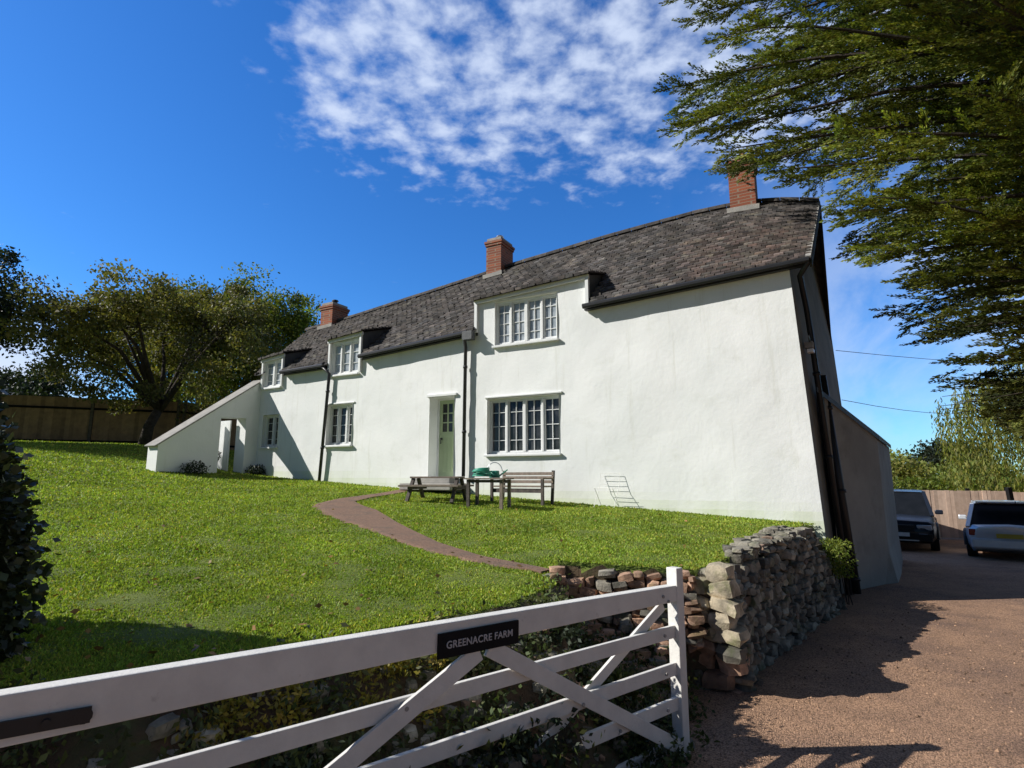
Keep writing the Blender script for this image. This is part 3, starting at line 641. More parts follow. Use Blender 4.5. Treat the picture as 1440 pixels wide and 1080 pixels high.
wall_face(st,[(.42,6.3),(.38,5.9)],lambda s,p:-.92,lambda s,p:-1.15,batter=.05,kind='red',hmin=.05,hmax=.1,wmin=.09,wmax=.2,outsign=-1)
for k in range(130):
    x=random.uniform(.3,1.45); y=random.uniform(4.95,5.6); z=float(ground(np.array([x]),np.array([y]))[0][0]); w=random.uniform(.05,.16)
    stone(st,(x,y,z+.02),w,w*.8,w*.6,A3((1,0,0)),A3((0,1,0)),UP,stonecol('red'))
st.v=[tuple(A3(v)-FL) for v in st.v]; st.build('rubble_stones',M['stone'],fwl,smooth=True).data.set_sharp_from_angle(angle=math.radians(42))
co=MB(); co.box(A3((1.1,6.02,-1.35))-FL,1.3,.22,.8,(.987,-.16,0),(.16,.987,0)); co.build('wall_core',M['redsoil'],fwl)
# loose rubble on bank (stuff)
rb=MB()
for k in range(420):
    x=random.uniform(-3,1.4); 
    ye=float(np.interp(x,[-3,-1.8,-.85,-.12,.36,.6,1.9],[2.55,2.85,3.65,4.25,4.95,5.5,5.6])); y=ye-random.uniform(.2,1.5)
    z=float(ground(np.array([x]),np.array([y]))[0][0])
    if z<-2.0: continue
    w=random.uniform(.03,.14)*(1.3 if random.random()<.15 else 1)
    tl=random.uniform(0,3); stone(rb,(x,y,z+w*.12),w,w*random.uniform(.6,.9),w*random.uniform(.4,.7),A3((math.cos(tl),math.sin(tl),.1)),A3((-math.sin(tl),math.cos(tl),0)),UP,stonecol('red' if x>.2 else 'grey'))
tag(rb.build('bank_rubble',M['stone']),'loose stones and rubble scattered on the earth bank behind the gate','rubble',kind='stuff')
# ------------------------------------------------------------------ grass and bank plants (stuff)
def sample_lawn(n):
    out=[]
    while sum(map(len,out))<n:
        r=np.exp(rng.uniform(math.log(2.6),math.log(27),n)); th=rng.uniform(-.85,.5,n); X=r*np.sin(th);Y=r*np.cos(th)
        ok=in_poly(X,Y,EDGE)&(Y<24)&~in_poly(X,Y,pathpoly)
        # not inside house
        rel=np.stack([X-C0[0],Y-C0[1]],-1); qq=rel@n_[:2]; tq=rel@d_[:2]; ok&=(qq<-.03)|(tq>14.9)
        out.append(np.stack([X[ok],Y[ok]],-1))
    return np.concatenate(out)[:n]
XY=sample_lawn(380000); R=np.hypot(XY[:,0],XY[:,1]); Z=lawnz(XY[:,0],XY[:,1])
n=len(XY); hgt=(.011+.0021*R)*rng.uniform(.5,1.35,n); pn_=np.array([noise.noise(Vector((x*.9,y*.9,2))) for x,y in XY[::40]]); pn_=np.repeat(pn_,40)[:n]
big=rng.random(n)<.03; hgt[big]*=1.35
D=rng.normal(size=(n,3))*A3((.55,.55,.0))+A3((0,0,1)); D/=np.linalg.norm(D,axis=1,keepdims=True)
S=np.cross(D,rand_unit(n)); S/=np.linalg.norm(S,axis=1,keepdims=True); wd=(.0022+.0011*R)*rng.uniform(.6,1.5,n)
P0=np.stack([XY[:,0],XY[:,1],Z-.005],-1)
V=np.stack([P0-S*wd[:,None],P0+S*wd[:,None],P0+D*hgt[:,None]],1).reshape(-1,3); Fg=np.arange(3*n).reshape(n,3)
lf=np.array([noise.fractal(Vector((x*.55,y*.55,5)),1,2,3) for x,y in XY[::1][:n:4]]); lf=np.repeat(lf,4)[:n]
# noise per blade from its own position (order kept)
br=np.clip(1+.8*lf,.62,1.5)*rng.uniform(.65,1.35,n); dry=rng.random(n)<.10
cg=np.stack([br*np.where(dry,1.7,1.0)*rng.uniform(.85,1.15,n),br*np.where(dry,1.15,1.0),br*np.where(dry,1.6,1.0)],-1)
g=np_mesh('grass',V,Fg,M['grass'],col=cg); tag(g,'short mown grass covering the garden lawn','grass',kind='stuff')
# fallen leaves (stuff)
fl=[];
while len(fl)<260:
    r=math.exp(random.uniform(math.log(3),math.log(14))); th=random.uniform(-.8,.4); x=r*math.sin(th);y=r*math.cos(th)
    if in_poly(np.array([x]),np.array([y]),EDGE)[0] and (A3((x,y,0))-C0)@n_<-.1: fl.append((x,y,float(lawnz(x,y))+.025))
tag(leaves('fallen_leaves',A3(fl),.05,M['fallen'],D=rng.normal(size=(len(fl),3))*A3((1,1,.15)),aspect=.6),'small brown and yellow fallen leaves scattered over the lawn','leaves',kind='stuff')
# loose gravel (stuff)
gv=MB()
for k in range(5200):
    r=math.exp(random.uniform(math.log(3.2),math.log(11))); th=random.uniform(.22,.85); x=r*math.sin(th);y=r*math.cos(th)
    if in_poly(np.array([x]),np.array([y]),EDGE)[0]: continue
    w=random.uniform(.003,.009)*(1+r*.08)*(1.8 if random.random()<.06 else 1); a=random.uniform(0,3); b=random.uniform(.5,1.5); c=A3((x,y,float(drivez(y))+noise.noise(Vector((x*.5,y*.5,0)))*.02+w*.2)); e=A3((math.cos(a),math.sin(a),0))*w; f=A3((-math.sin(a),math.cos(a),0))*w*.7
    gv.add([c-e,c-f,c+e,c+f,c+UP*w*.8],[(0,1,4),(1,2,4),(2,3,4),(3,0,4)],(b,b*.97,b*.94) if random.random()<.8 else (b*1.5,b*1.5,b*1.5))
tag(gv.build('loose_gravel',M['gravel']),'loose gravel and grit lying on the drive','gravel',kind='stuff')
# bank plants
def bank_pts(n,x0,x1,s0,s1):
    out=[]
    while len(out)<n:
        x=random.uniform(x0,x1); ye=float(np.interp(x,[-3,-1.8,-.85,-.12,.36,.6,1.9],[2.55,2.85,3.65,4.25,4.95,5.5,5.6])); y=ye-random.uniform(s0,s1)
        out.append((x,y))
    a=A3(out); z=ground(a[:,0],a[:,1])[0]; k=z>-2.0; return np.c_[a,z][k]
def clumps(P,per,r,hh):
    ci=rng.integers(0,len(P),len(P)*per); return P[ci]+np.abs(rng.normal(size=(len(ci),3)))*A3((0,0,hh))+rng.normal(size=(len(ci),3))*A3((r,r,r*.3))
P=clumps(bank_pts(330,-3.0,1.7,.05,1.7),60,.07,.06); leaves('bank_plants',P,.045,M['bank_leaf'],kind='stuff'); o=bpy.data.objects['bank_plants']; tag(o,'low green weeds growing over the bank behind the gate','weeds')
ctr=bank_pts(15,-1.35,-.15,.1,.6); P=clumps(ctr,230,.06,.05); o=leaves('yellow_ground_cover',P,.035,M['yellow_leaf'],kind='stuff',bright=np.ones(len(P))*.85); tag(o,'yellow-leaved ground cover plants spilling over the bank','plants')
ctr=bank_pts(120,-3.2,1.2,.5,1.9); P=clumps(ctr,110,.08,.04); o=leaves('dark_ground_cover',P,.05,M['dark_leaf'],kind='stuff'); tag(o,'dark ivy trailing over the shaded foot of the bank','ivy')
# clumps of upright plants (things) on the bank
for i,(x,y,lab) in enumerate(((.34,4.42,'leafy green plant on the bank near the middle of the gate'),(.80,4.65,'tufted green plant nearest the stone corner on the bank'),(-.28,3.72,'bushy plant on the bank under the name sign'))):
    z=float(ground(np.array([x]),np.array([y]))[0][0]); t=thing('bank_shrub',lab,'plant','plants on the bank',(x,y,z))
    n_l=800; a=rng.uniform(0,6.28,n_l); rr=rng.uniform(0,.13,n_l); D=np.stack([np.cos(a)*.6,np.sin(a)*.6,rng.uniform(.0,1.0,n_l)],-1)+rng.normal(size=(n_l,3))*.35
    leaves('foliage',np.stack([np.cos(a)*rr,np.sin(a)*rr,rng.uniform(0,.17,n_l)],-1),.05,M['bank_leaf'],t,D=D,aspect=.5)
# weeds at far end of stone wall and against the house
P=np.stack([rng.uniform(4.95,5.25,1500),rng.uniform(9.0,9.6,1500),rng.uniform(-1.5,-.95,1500)],-1)
t=thing('wall_weeds','green weeds sprouting at the house end of the stone wall','weeds',loc=(5.1,9.3,-1.9)); P=P-A3((5.1,9.3,-1.9)); leaves('foliage',P,.05,M['green_leaf'],t)
k=MB(); 
for i in range(8): k.tube([(random.uniform(-.1,.1),random.uniform(-.25,.25),0),(random.uniform(-.1,.1),random.uniform(-.25,.25),.8)],.008,5)
k.build('stems',M['bark'],t)
# ------------------------------------------------------------------ gate
GS_=A3((1.13,4.3,0)); gd=A3((-.77,-.64,0)); gd/=np.linalg.norm(gd); gn=A3((.64,-.77,0)); gn/=np.linalg.norm(gn)
gt=thing('field_gate','white painted five-bar wooden farm gate in the foreground','gate',loc=tuple(GS_-UP*1.9))
def G(t,z,o=0): return gd*t+gn*o+UP*(z+1.9)
LEN=3.95
mb=MB(); mb.bar(G(-.06,-.763-.055),G(LEN,-.68-.078),.075,.11,taper=(.075,.165)); mb.build('top_rail',M['gate'],gt,bevel=.006)
for z,h,zl in((-1.04,.085,-1.02),(-1.29,.085,-1.27),(-1.52,.085,-1.50),(-1.78,.09,-1.77)):
    mb=MB(); mb.bar(G(-.04,z-h/2),G(LEN,zl-h/2),.028,h); mb.build('rail',M['gate'],gt,bevel=.004)
mb=MB(); mb.bar(G(-.075,-1.90),G(-.085,-.645),.08,.09,up=gn); mb.build('end_stile',M['gate'],gt,bevel=.006)
mb=MB(); mb.bar(G(LEN+.04,-1.88),G(LEN+.04,-.45),.08,.10,up=gn); mb.build('hinge_stile',M['gate'],gt,bevel=.006)
def brace(t0,z0,t1,z1,o,w=.085):
    mb=MB(); mb.bar(G(t0,z0,o),G(t1,z1,o),w,.022,up=gn); mb.build('brace',M['gate'],gt,bevel=.003)
brace(1.66,-.885,-.03,-1.84,.030,.09); brace(1.72,-.895,3.75,-1.82,.033,.09)
brace(.04,-.90,1.9,-1.84,-.028,.07)
hs=MB(); hs.bar(G(3.38,-.795,.045),G(LEN,-.775,.045),.05,.012,up=gn); hs.tube([G(3.40,-.795,.038),G(3.40,-.795,.052)],.026,12)
for k in(3.5,3.7): hs.tube([G(k,-.79,.05),G(k,-.79,.06)],.012,8)
hs.build('hinge_strap',M['black'],gt)
sg=MB(); a_=G(1.985,-.765,.046);b_2=G(1.465,-.775,.046); sg.bar(a_-UP*.058,b_2-UP*.058,.118,.014,up=gn); sg=sg.build('name_sign',M['signblack'],gt)
for (bt,bz) in((.06,-.86),(1.55,-.86),(1.8,-.86),(.12,-.82),(.12,-1.08),(.12,-1.33),(.12,-1.56),(.95,-1.33),(.62,-1.56),(2.15,-1.07),(2.7,-1.32)):
    m_=MB(); m_.tube([G(bt,bz,.036),G(bt,bz,.047)],.011,8); m_.build('bolt',M['cement'],gt)
cu=bpy.data.curves.new('sign_lettering','FONT'); cu.body='GREENACRE FARM'; cu.size=.050; cu.align_x='CENTER'; cu.align_y='CENTER'; cu.extrude=.002; cu.space_character=1.04; cu.offset=.0006
tx=bpy.data.objects.new('lettering',cu); COL.objects.link(tx); cu.materials.append(M['letter']); tx.parent=sg
from mathutils import Matrix
ex=Vector((b_2-a_)).normalized(); ez=Vector(gn); ey=ez.cross(ex)
mm=Matrix((ex,ey,ez)).transposed().to_4x4(); mm.translation=Vector((a_+b_2)/2-UP*.058+gn*.0085)
bpy.context.view_layer.update(); tm_=bpy.data.meshes.new_from_object(tx.evaluated_get(bpy.context.evaluated_depsgraph_get())); bpy.data.objects.remove(tx)
tx=bpy.data.objects.new('lettering',tm_); COL.objects.link(tx); tx.parent=sg; tx.matrix_local=mm
if not tm_.materials: tm_.materials.append(M['letter'])
# ------------------------------------------------------------------ ivy mound at left
iv=thing('ivy_hedge','dark ivy-covered hedge end at the left edge of the view','hedge',loc=(-3.22,2.9,-1.05))
cr=MB(); 
bmv=bmesh.new(); bmesh.ops.create_icosphere(bmv,subdivisions=3,radius=1)
def ivyshape(v): 
    x,y,z=v; k=1+.34*noise.noise(Vector((x*1.9+4,y*1.9,z*1.9)))+.12*noise.noise(Vector((x*5,y*5,z*5)))
    sx=1.0*k; return A3((x*.58*sx,y*.55*sx,z*1.08*k+.40))
core=[ivyshape(v.co)*A3((.9,.9,.95)) for v in bmv.verts]; cr.add(core,[[v.index for v in f.verts] for f in bmv.faces]); bmv.free()
cr.build('woody_core',M['bark'],iv,smooth=True)
u=rand_unit(30000); P=np.array([ivyshape(v) for v in u]); P+=u*(rng.uniform(-.12,.05,(len(u),1))+np.abs(rng.normal(size=(len(u),1)))*.04); P+=np.sign(P)*0
Dn=u+rng.normal(size=u.shape)*.6-A3((0,0,.4)); leaves('ivy_leaves',P,.05,M['ivy'],iv,D=Dn,aspect=.85)
# trailing sprigs on the right
sp=MB(); LP=[]; sp.tube([(.38,-.15,-1.0),(.43,-.1,.2),(.33,-.1,1.1)],.02,6)
for k in range(26):
    z=random.uniform(-.9,1.0); p=A3((.42,-.12,z)); q=p+A3((random.uniform(.12,.34),random.uniform(-.4,.15),random.uniform(-.22,.06)))
    sp.tube([p,(p+q)/2+UP*.03,q],.004,5)
    for j in range(9): LP.append(p+(q-p)*j/8+A3((random.uniform(-.02,.02),)*3))
sp.build('twigs',M['bark'],iv); leaves('sprig_leaves',A3(LP),.055,M['ivy'],iv,aspect=.85)
# ------------------------------------------------------------------ garden furniture
def plank_bench(name,label,cat,x,y,rz,L_,Wd,H_,m,top2=None):
    z=float(lawnz(x,y)); t=thing(name,label,cat,loc=(x,y,z)); t.rotation_euler=(0,0,rz)
    return t
# low picnic bench (left)
t=plank_bench('picnic_bench','low dark wooden picnic bench on the grass outside the front door','bench',-1.5,11.1,math.radians(-14),1.1,.7,.5,None)
for k in range(3):
    m_=MB(); m_.box((0,.18+(k-1)*.13,.47),1.0,.12,.035); m_.build('table_board',M['wood'],t,bevel=.004)
m_=MB(); m_.box((0,-.22,.31),1.2,.2,.035); m_.build('seat',M['wood'],t,bevel=.004)
m_=MB(); m_.box((0,.55,.31),1.2,.2,.035); m_.build('seat',M['wood'],t,bevel=.004)
for sx in(-.45,.45):
    for sy in(-1,1):
        m_=MB(); m_.bar((sx,.18+sy*.42,0),(sx,.18+sy*.12,.45),.06,.06); m_.build('leg',M['oldwood'],t)
    m_=MB(); m_.bar((sx+.04,-.26,.28),(sx+.04,.6,.28),.04,.07); m_.build('crossbar',M['oldwood'],t)
# small table with hose
tx_,ty_=-.42,10.55; t=plank_bench('garden_table','small square wooden garden table with a green hose on it','table',tx_,ty_,math.radians(-20),0,0,0,None)
for k in range(5):
    m_=MB(); m_.box((0,-.22+k*.11,.515),.78,.1,.025); m_.build('table_board',M['wood'],t,bevel=.003)
for sx in(-.32,.32):
    for sy in(-.2,.2):
        m_=MB(); m_.bar((sx,sy,-.02),(sx,sy,.50),.055,.055); m_.build('leg',M['oldwood'] if (sx+sy)<0 else M['wood'],t)
m_=MB(); m_.box((0,0,.47),.66,.42,.05); m_.build('apron',M['oldwood'],t)
hz=float(lawnz(tx_,ty_))+.53
ho=MB(); pts=[]
for k in range(90):
    a=k*.42; r=.15+.035*math.sin(k*.13); pts.append((math.cos(a)*r+.02*math.sin(k*.3),math.sin(a)*r*.8,.025+.0016*k+.008*math.sin(a*.9)))
ho.tube(pts,.013,6); o=ho.build('garden_hose',M['hose'],smooth=True); o.location=(tx_-.13,ty_,hz); tag(o,'coiled green garden hose lying on the small wooden table','hose')
ba=MB(); 
arc=[(math.cos(a)*.14,0,math.sin(a)*.16+.12) for a in np.linspace(0,math.pi,14)]
ba.tube(arc,.008,6); 
wb=thing('watering_can','small metal watering can with a hoop handle on the wooden table','watering can',loc=(tx_+.10,ty_+.06,hz))
ba.build('handle',M['steel'],wb,smooth=True); b3=MB(); b3.tube([(0,0,0),(0,0,.13)],[.10,.085],14); b3.build('body',M['hose'],wb,smooth=True); b3=MB(); b3.tube([(.08,0,.03),(.24,0,.15)],[.016,.012],8); b3.build('spout',M['hose'],wb)
# garden bench with back against the wall
bx,by=.20,11.5; t=plank_bench('garden_bench','pale weathered wooden garden bench with slatted back against the house wall','bench',bx,by,math.radians(-28.6),0,0,0,None)
for k in range(4):
    m_=MB(); m_.box((0,-.2+k*.11,.33),1.15,.09,.03); m_.build('seat_slat',M['wood'],t,bevel=.003)
for z in(.42,.50,.58):
    m_=MB(); m_.box((0,.22+(z-.4)*.2,z),1.15,.025,.06); m_.build('back_slat',M['wood'],t,bevel=.003)
for sx in(-.56,.56):
    m_=MB(); m_.bar((sx,-.23,-.02),(sx,-.23,.47),.05,.05); m_.build('leg',M['oldwood'],t)
    m_=MB(); m_.bar((sx,.2,-.02),(sx,.28,.64),.05,.05); m_.build('leg',M['oldwood'],t)
    m_=MB(); m_.bar((sx,-.26,.48),(sx,.25,.48),.06,.03); m_.build('armrest',M['wood'],t)
m_=MB(); m_.box((0,-.2,.25),1.1,.03,.08); m_.build('front_rail',M['oldwood'],t)
# white wire chair against wall
p=hp(3.68,-.27,0); z=float(lawnz(p[0],p[1])); t=thing('wire_chair','thin white wire folding chair standing against the white house wall','chair',loc=(p[0],p[1],z)); t.rotation_euler=(0,0,math.radians(-28.6))
M['wirewhite']=mat('chair_white',(.86,.85,.80),(.78,.77,.73),rough=.5)
for sx in(-.2,.2):
    m_=MB(); m_.tube([(sx,-.2,0),(sx,.15,.4),(sx,.22,.66)],.005,6); m_.build('frame',M['wirewhite'],t)
    m_=MB(); m_.tube([(sx*.9,.2,0),(sx*.9,-.18,.37)],.005,6); m_.build('leg',M['wirewhite'],t)
m_=MB(); [m_.tube([(-.2,-.18+k*.06,.37),(.2,-.18+k*.06,.37)],.004,5) for k in range(6)]; m_.build('seat',M['wirewhite'],t)
m_=MB(); [m_.tube([(-.2,.16+k*.02,.44+k*.073),(.2,.16+k*.02,.44+k*.073)],.004,5) for k in range(4)]; m_.build('backrest',M['wirewhite'],t)
# ------------------------------------------------------------------ fences
def board_fence(name,label,p0,p1,zt,zb,m,bw=.11,post=2.4,postm=None,side=-1):
    p0=A3((*p0,0));p1=A3((*p1,0)); L_=np.linalg.norm(p1-p0); x=(p1-p0)/L_; y=A3((-x[1],x[0],0)); t=thing(name,label,'fence',loc=tuple(p0))
    mb=MB(); s=0
    while s<L_:
        b=random.uniform(.75,1.2); h=zt(s/L_)+random.uniform(-.01,.01); lo=zb(s/L_)
        mb.box(x*(s+bw/2)+y*random.uniform(-.006,.006)+UP*(h+lo)/2,bw*1.02,.018+.004*(len(mb.f)%4),h-lo,x,y,col=(b,b*.98,b*.95)); s+=bw
    mb.build('boards',m,t)
    s=0
    while s<=L_+.01:
        k=s/L_; mb=MB(); mb.box(x*s+side*y*.06+UP*((zt(k)+zb(k))/2+.03),.10,.10,zt(k)-zb(k)+.1,x,y); mb.build('post',postm or m,t); s+=post
    for f in(.2,.8):
        mb=MB(); mb.bar(x*0+side*y*.03+UP*(zb(0)+(zt(0)-zb(0))*f),x*L_+side*y*.03+UP*(zb(1)+(zt(1)-zb(1))*f),.04,.08); mb.build('rail',m,t)
    return t
def lz(x,y): return float(lawnz(x,y))
board_fence('board_fence','tall brown timber boundary fence behind the lawn on the left',(-27,17.5),(-13.5,23.2),lambda k:3.05+.05*k,lambda k:1.0,M['brownfence'],bw=.14,post=2.9,postm=M['oldwood'])
board_fence('board_fence','reddish brown timber fence right of the apple tree, behind the sloping white wall',(-13.4,23.2),(-5,25),lambda k:3.1-.9*k,lambda k:.9,M['brownfence'],bw=.14,post=2.8,postm=M['oldwood'])
board_fence('board_fence','pale timber boarded fence at the end of the drive between the two cars',(11.2,21.8),(17.0,19.9),lambda k:-.40-.02*k,lambda k:-2.05,M['fencewood'],bw=.12,post=2.5,side=1)
board_fence('board_fence','short lower run of pale timber fence behind the silver hatchback',(17.4,20.3),(24,18.4),lambda k:-.46-.15*k,lambda k:-2.1,M['fencewood'],bw=.12,post=2.2,side=1)
gp_=MB(); gp_.bar((17.15,19.85,-2.1),(16.95,19.75,-.30),.14,.14,up=(0,1,0)); o=gp_.build('gate_post',M['fencewood'],bevel=.01); tag(o,'thick pale timber gate post where the two pale fences meet','post')
# ------------------------------------------------------------------ trees
tree('apple_tree','old spreading apple tree with sparse dark leaves at the far left of the lawn','tree',(-13.7,21.2,lz(-13.7,21.2)),6.0,4.2,2.5,.19,M['apple_leaf'],46000,.13,cz=3.7,seed=3,limbs=12,clump=.29,nclump=165,fork=.24,lean=(.5,0))
tree('garden_tree','dense yellow-green tree rising just left of the farmhouse roof','tree',(-12.6,27,.8),8.0,3.6,3.2,.3,M['green_leaf'],48000,.15,cz=5.3,seed=11,limbs=10,clump=.4,nclump=170)
tree('garden_tree','green tree behind the apple tree crown','tree',(-17.5,29,1),8.0,3.2,2.9,.3,M['apple_leaf'],36000,.15,cz=5.4,seed=21,limbs=10,clump=.4,nclump=130)
tree('edge_tree','bluish dark tree cut by the left edge of the view','tree',(-19.0,17.6,lz(-19.0,17.6)),7.2,2.7,2.5,.24,M['dark_leaf'],34000,.13,cz=4.2,seed=5,limbs=10,clump=.34,nclump=150)
tree('hedgerow_tree','small dark tree showing over the far fence at the left','tree',(-26,30,1),4.8,3.0,1.8,.2,M['dark_leaf'],9000,.2,cz=3.0,seed=6,nclump=60,clump=.5)
# right background
tree('round_tree','dark round tree standing beyond the hedge at the end of the drive','tree',(33.5,44,-2.3),5.0,2.6,1.6,.3,M['dark_leaf'],9000,.28,cz=3.3,seed=8,clump=.5,nclump=70)
tree('ash_tree','yellowish tree beyond the fence beside the extension corner','tree',(19.6,31,-2.2),4.1,2.2,1.9,.2,M['willow'],8000,.2,cz=2.1,seed=9,clump=.45,nclump=70)
tree('ash_tree','light green tree between the round tree and the willow','tree',(28.5,36,-2.2),3.1,2.8,1.3,.2,M['green_leaf'],7000,.2,cz=1.6,seed=10,clump=.45,nclump=60)
nh=16000; P=np.stack([rng.uniform(14,40,nh),rng.uniform(26,27.6,nh),-2.2+rng.uniform(0,1,nh)**.7*2.25],-1); o=leaves('hedge_leaves',P,.2,M['green_leaf']); o.name='field_hedge'; tag(o,'long green hedge running behind the pale fence at the right','hedge')
# willow
wl=thing('willow_tree','weeping willow with hanging yellow-green strands at the right edge','tree',loc=(21.2,22.4,-2.2)); tk=MB(); tk.tube([(0,0,-.2),(.1,0,2.5),(0,.2,4.2)],[.35,.28,.15],10); tk.build('trunk',M['bark'],wl,smooth=True)
LP=[];LD=[];LB=[]; sm=MB()
for k in range(330):
    a=random.uniform(0,6.283); r=math.sqrt(random.uniform(.02,1))*3.7; zt_=7.0-.15*r*r+random.uniform(-.5,.4); x=math.cos(a)*r;y=math.sin(a)*r; L_=random.uniform(2.0,5.6); L_=min(L_,zt_-.3); b=random.uniform(.6,1.3)
    if k%3==0: sm.tube([(x*.2,y*.2,3.8),(x*.7,y*.7,zt_+.1),(x,y,zt_)],[.05,.03,.01],4)
    for j in range(int(L_*16)):
        z=zt_-j/16; LP.append((x+random.gauss(0,.04)+.1*math.sin(z),y+random.gauss(0,.04),z)); LD.append((random.gauss(0,.35),random.gauss(0,.35),-1)); LB.append(b)
sm.build('limbs',M['bark'],wl); leaves('crown',A3(LP),.2,M['willow'],wl,D=A3(LD),aspect=.3,bright=A3(LB))
# big conifer overhanging from the right
cf=thing('conifer_tree','large dark conifer with spiky layered branches overhanging from the right','tree',loc=(9.3,7.7,-1.95)); CO=A3((9.3,7.7,-1.95))
tk=MB(); tk.tube([(0,0,-.2),(0,0,6),(0,0,15)],[.45,.33,.06],12); tk.build('trunk',M['bark'],cf,smooth=True)
zlen=[3.0,3.6,4.6,6.0,7.6,9.2,11,13,15.2]; ll=[2.3,2.7,3.4,4.8,6.9,7.4,6.6,4.5,1.0]
LP=[];LD=[];LB=[];LS=[]; lb=MB(); rnd=random.Random(5)
nb=340
CB=A3([(.05,.9),(.1,.80),(.164,.748),(.35,.60),(.46,.585),(.50,.56),(.55,.43),(.58,.36),(.64,.265),(.95,.28),(3,.3)])
def clear(p,m):      # keeps the crown clear of the house and lopsided, open towards the light
    x,y,z=p+CO
    return y<.8 or x/y>np.interp(z/y,CB[:,0],CB[:,1])+m
for k in range(nb):
    z=2.7+11.5*(k/nb); L_=float(np.interp(z,zlen,ll))*rnd.uniform(.85,1.1); az=k*2.39996+rnd.uniform(-.5,.5)
    dirh=A3((math.cos(az),math.sin(az),0)); side=A3((-dirh[1],dirh[0],0)); rise=rnd.uniform(.04,.27); b=rnd.uniform(.45,1.5); mrg=rnd.gauss(.015,.03)
    k1,k2,k3,k4=[rnd.uniform(-1,1) for _ in range(4)]
    def bp(u,L_): return A3((0,0,z))+dirh*L_*u+UP*(L_*(rise*u-.12*u*u)+.12*u*k1*math.sin(u*6+k2*3))+side*(.34*k3*u*u*L_/3+.12*u*math.sin(u*8+k4*3))
    while L_>.7 and not clear(bp(1,L_),mrg): L_-=.12
    if L_<=.8: continue
    b*=(.42 if z<4.6 else 1.1)  # lower boughs darkened: self-shadow painted into the leaf brightness
    pts=[bp(j/10,L_) for j in range(11)]
    lb.tube(pts,[.06*(1-u*.92)*(.35+L_/8) for u in np.linspace(0,1,11)],5)
    P_=A3(pts); nt_=int(L_/.075)
    def spray(base,tip,r0,bb):
        l=np.linalg.norm(tip-base); dv=(tip-base)/l; nl=int(l*135)+9; w=rng.random(nl)**.9; curl=rnd.uniform(-.05,.16)
        o=rand_unit(nl)*A3((1,1,.7)); rr=(r0*(1-w)**.55+.006)[:,None]
        LP.append(base+(tip-base)*w[:,None]+UP*(curl*l*(w*w-w)*1.4)[:,None]+o*rr*rng.random((nl,1))); LD.append(dv*1.25+o*.6+UP*.05); LB.append(bb*(.5+.65*w)*rng.uniform(.8,1.2,nl)); LS.append(.052+.022*(1-w))  # sprays dimmed at the inner end, crown shade put into leaf colour
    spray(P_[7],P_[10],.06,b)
    for i in range(nt_):
        u=.10+.86*(i+rnd.random())/nt_; jf=min(u*10,9.999); j0=int(jf); c=P_[j0]*(1-(jf-j0))+P_[j0+1]*(jf-j0); dr=P_[j0+1]-P_[j0]; dr=dr/np.linalg.norm(dr)
        sgn=rnd.choice((-1,1)); tl=(.30+.50*(1-u)**.7)*min(1,.5+L_/6)*rnd.uniform(.5,1.35); td=dr+side*sgn*rnd.uniform(.1,.95)+UP*rnd.uniform(-.22,.24); bo=side*sgn*rnd.uniform(0,.55)*(1-u*.85)*min(1,L_/5)+UP*rnd.uniform(-.14,.10); c=c+bo; td/=np.linalg.norm(td)
        if not clear(c+td*tl,-.012): tl*=.45
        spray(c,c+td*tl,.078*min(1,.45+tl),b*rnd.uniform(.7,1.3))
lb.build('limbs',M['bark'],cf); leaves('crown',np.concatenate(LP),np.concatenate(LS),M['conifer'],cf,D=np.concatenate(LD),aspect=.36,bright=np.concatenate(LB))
# overhead cables
def cable(p,q,sag,label):
    mb=MB(); p=A3(p);q=A3(q); mb.tube([p+(q-p)*u-UP*sag*4*u*(1-u) for u in np.linspace(0,1,16)],.008,5); tag(mb.build('overhead_cable',M['black']),label,'cable','overhead cables')
cable(gp(5.3,3.2,.05),(40,34,7.5),.5,'upper thin cable running from the house gable across the sky')
cable(gp(5.0,1.9,.05),(36,38,6.0),.9,'lower thin cable rising right from behind the extension')
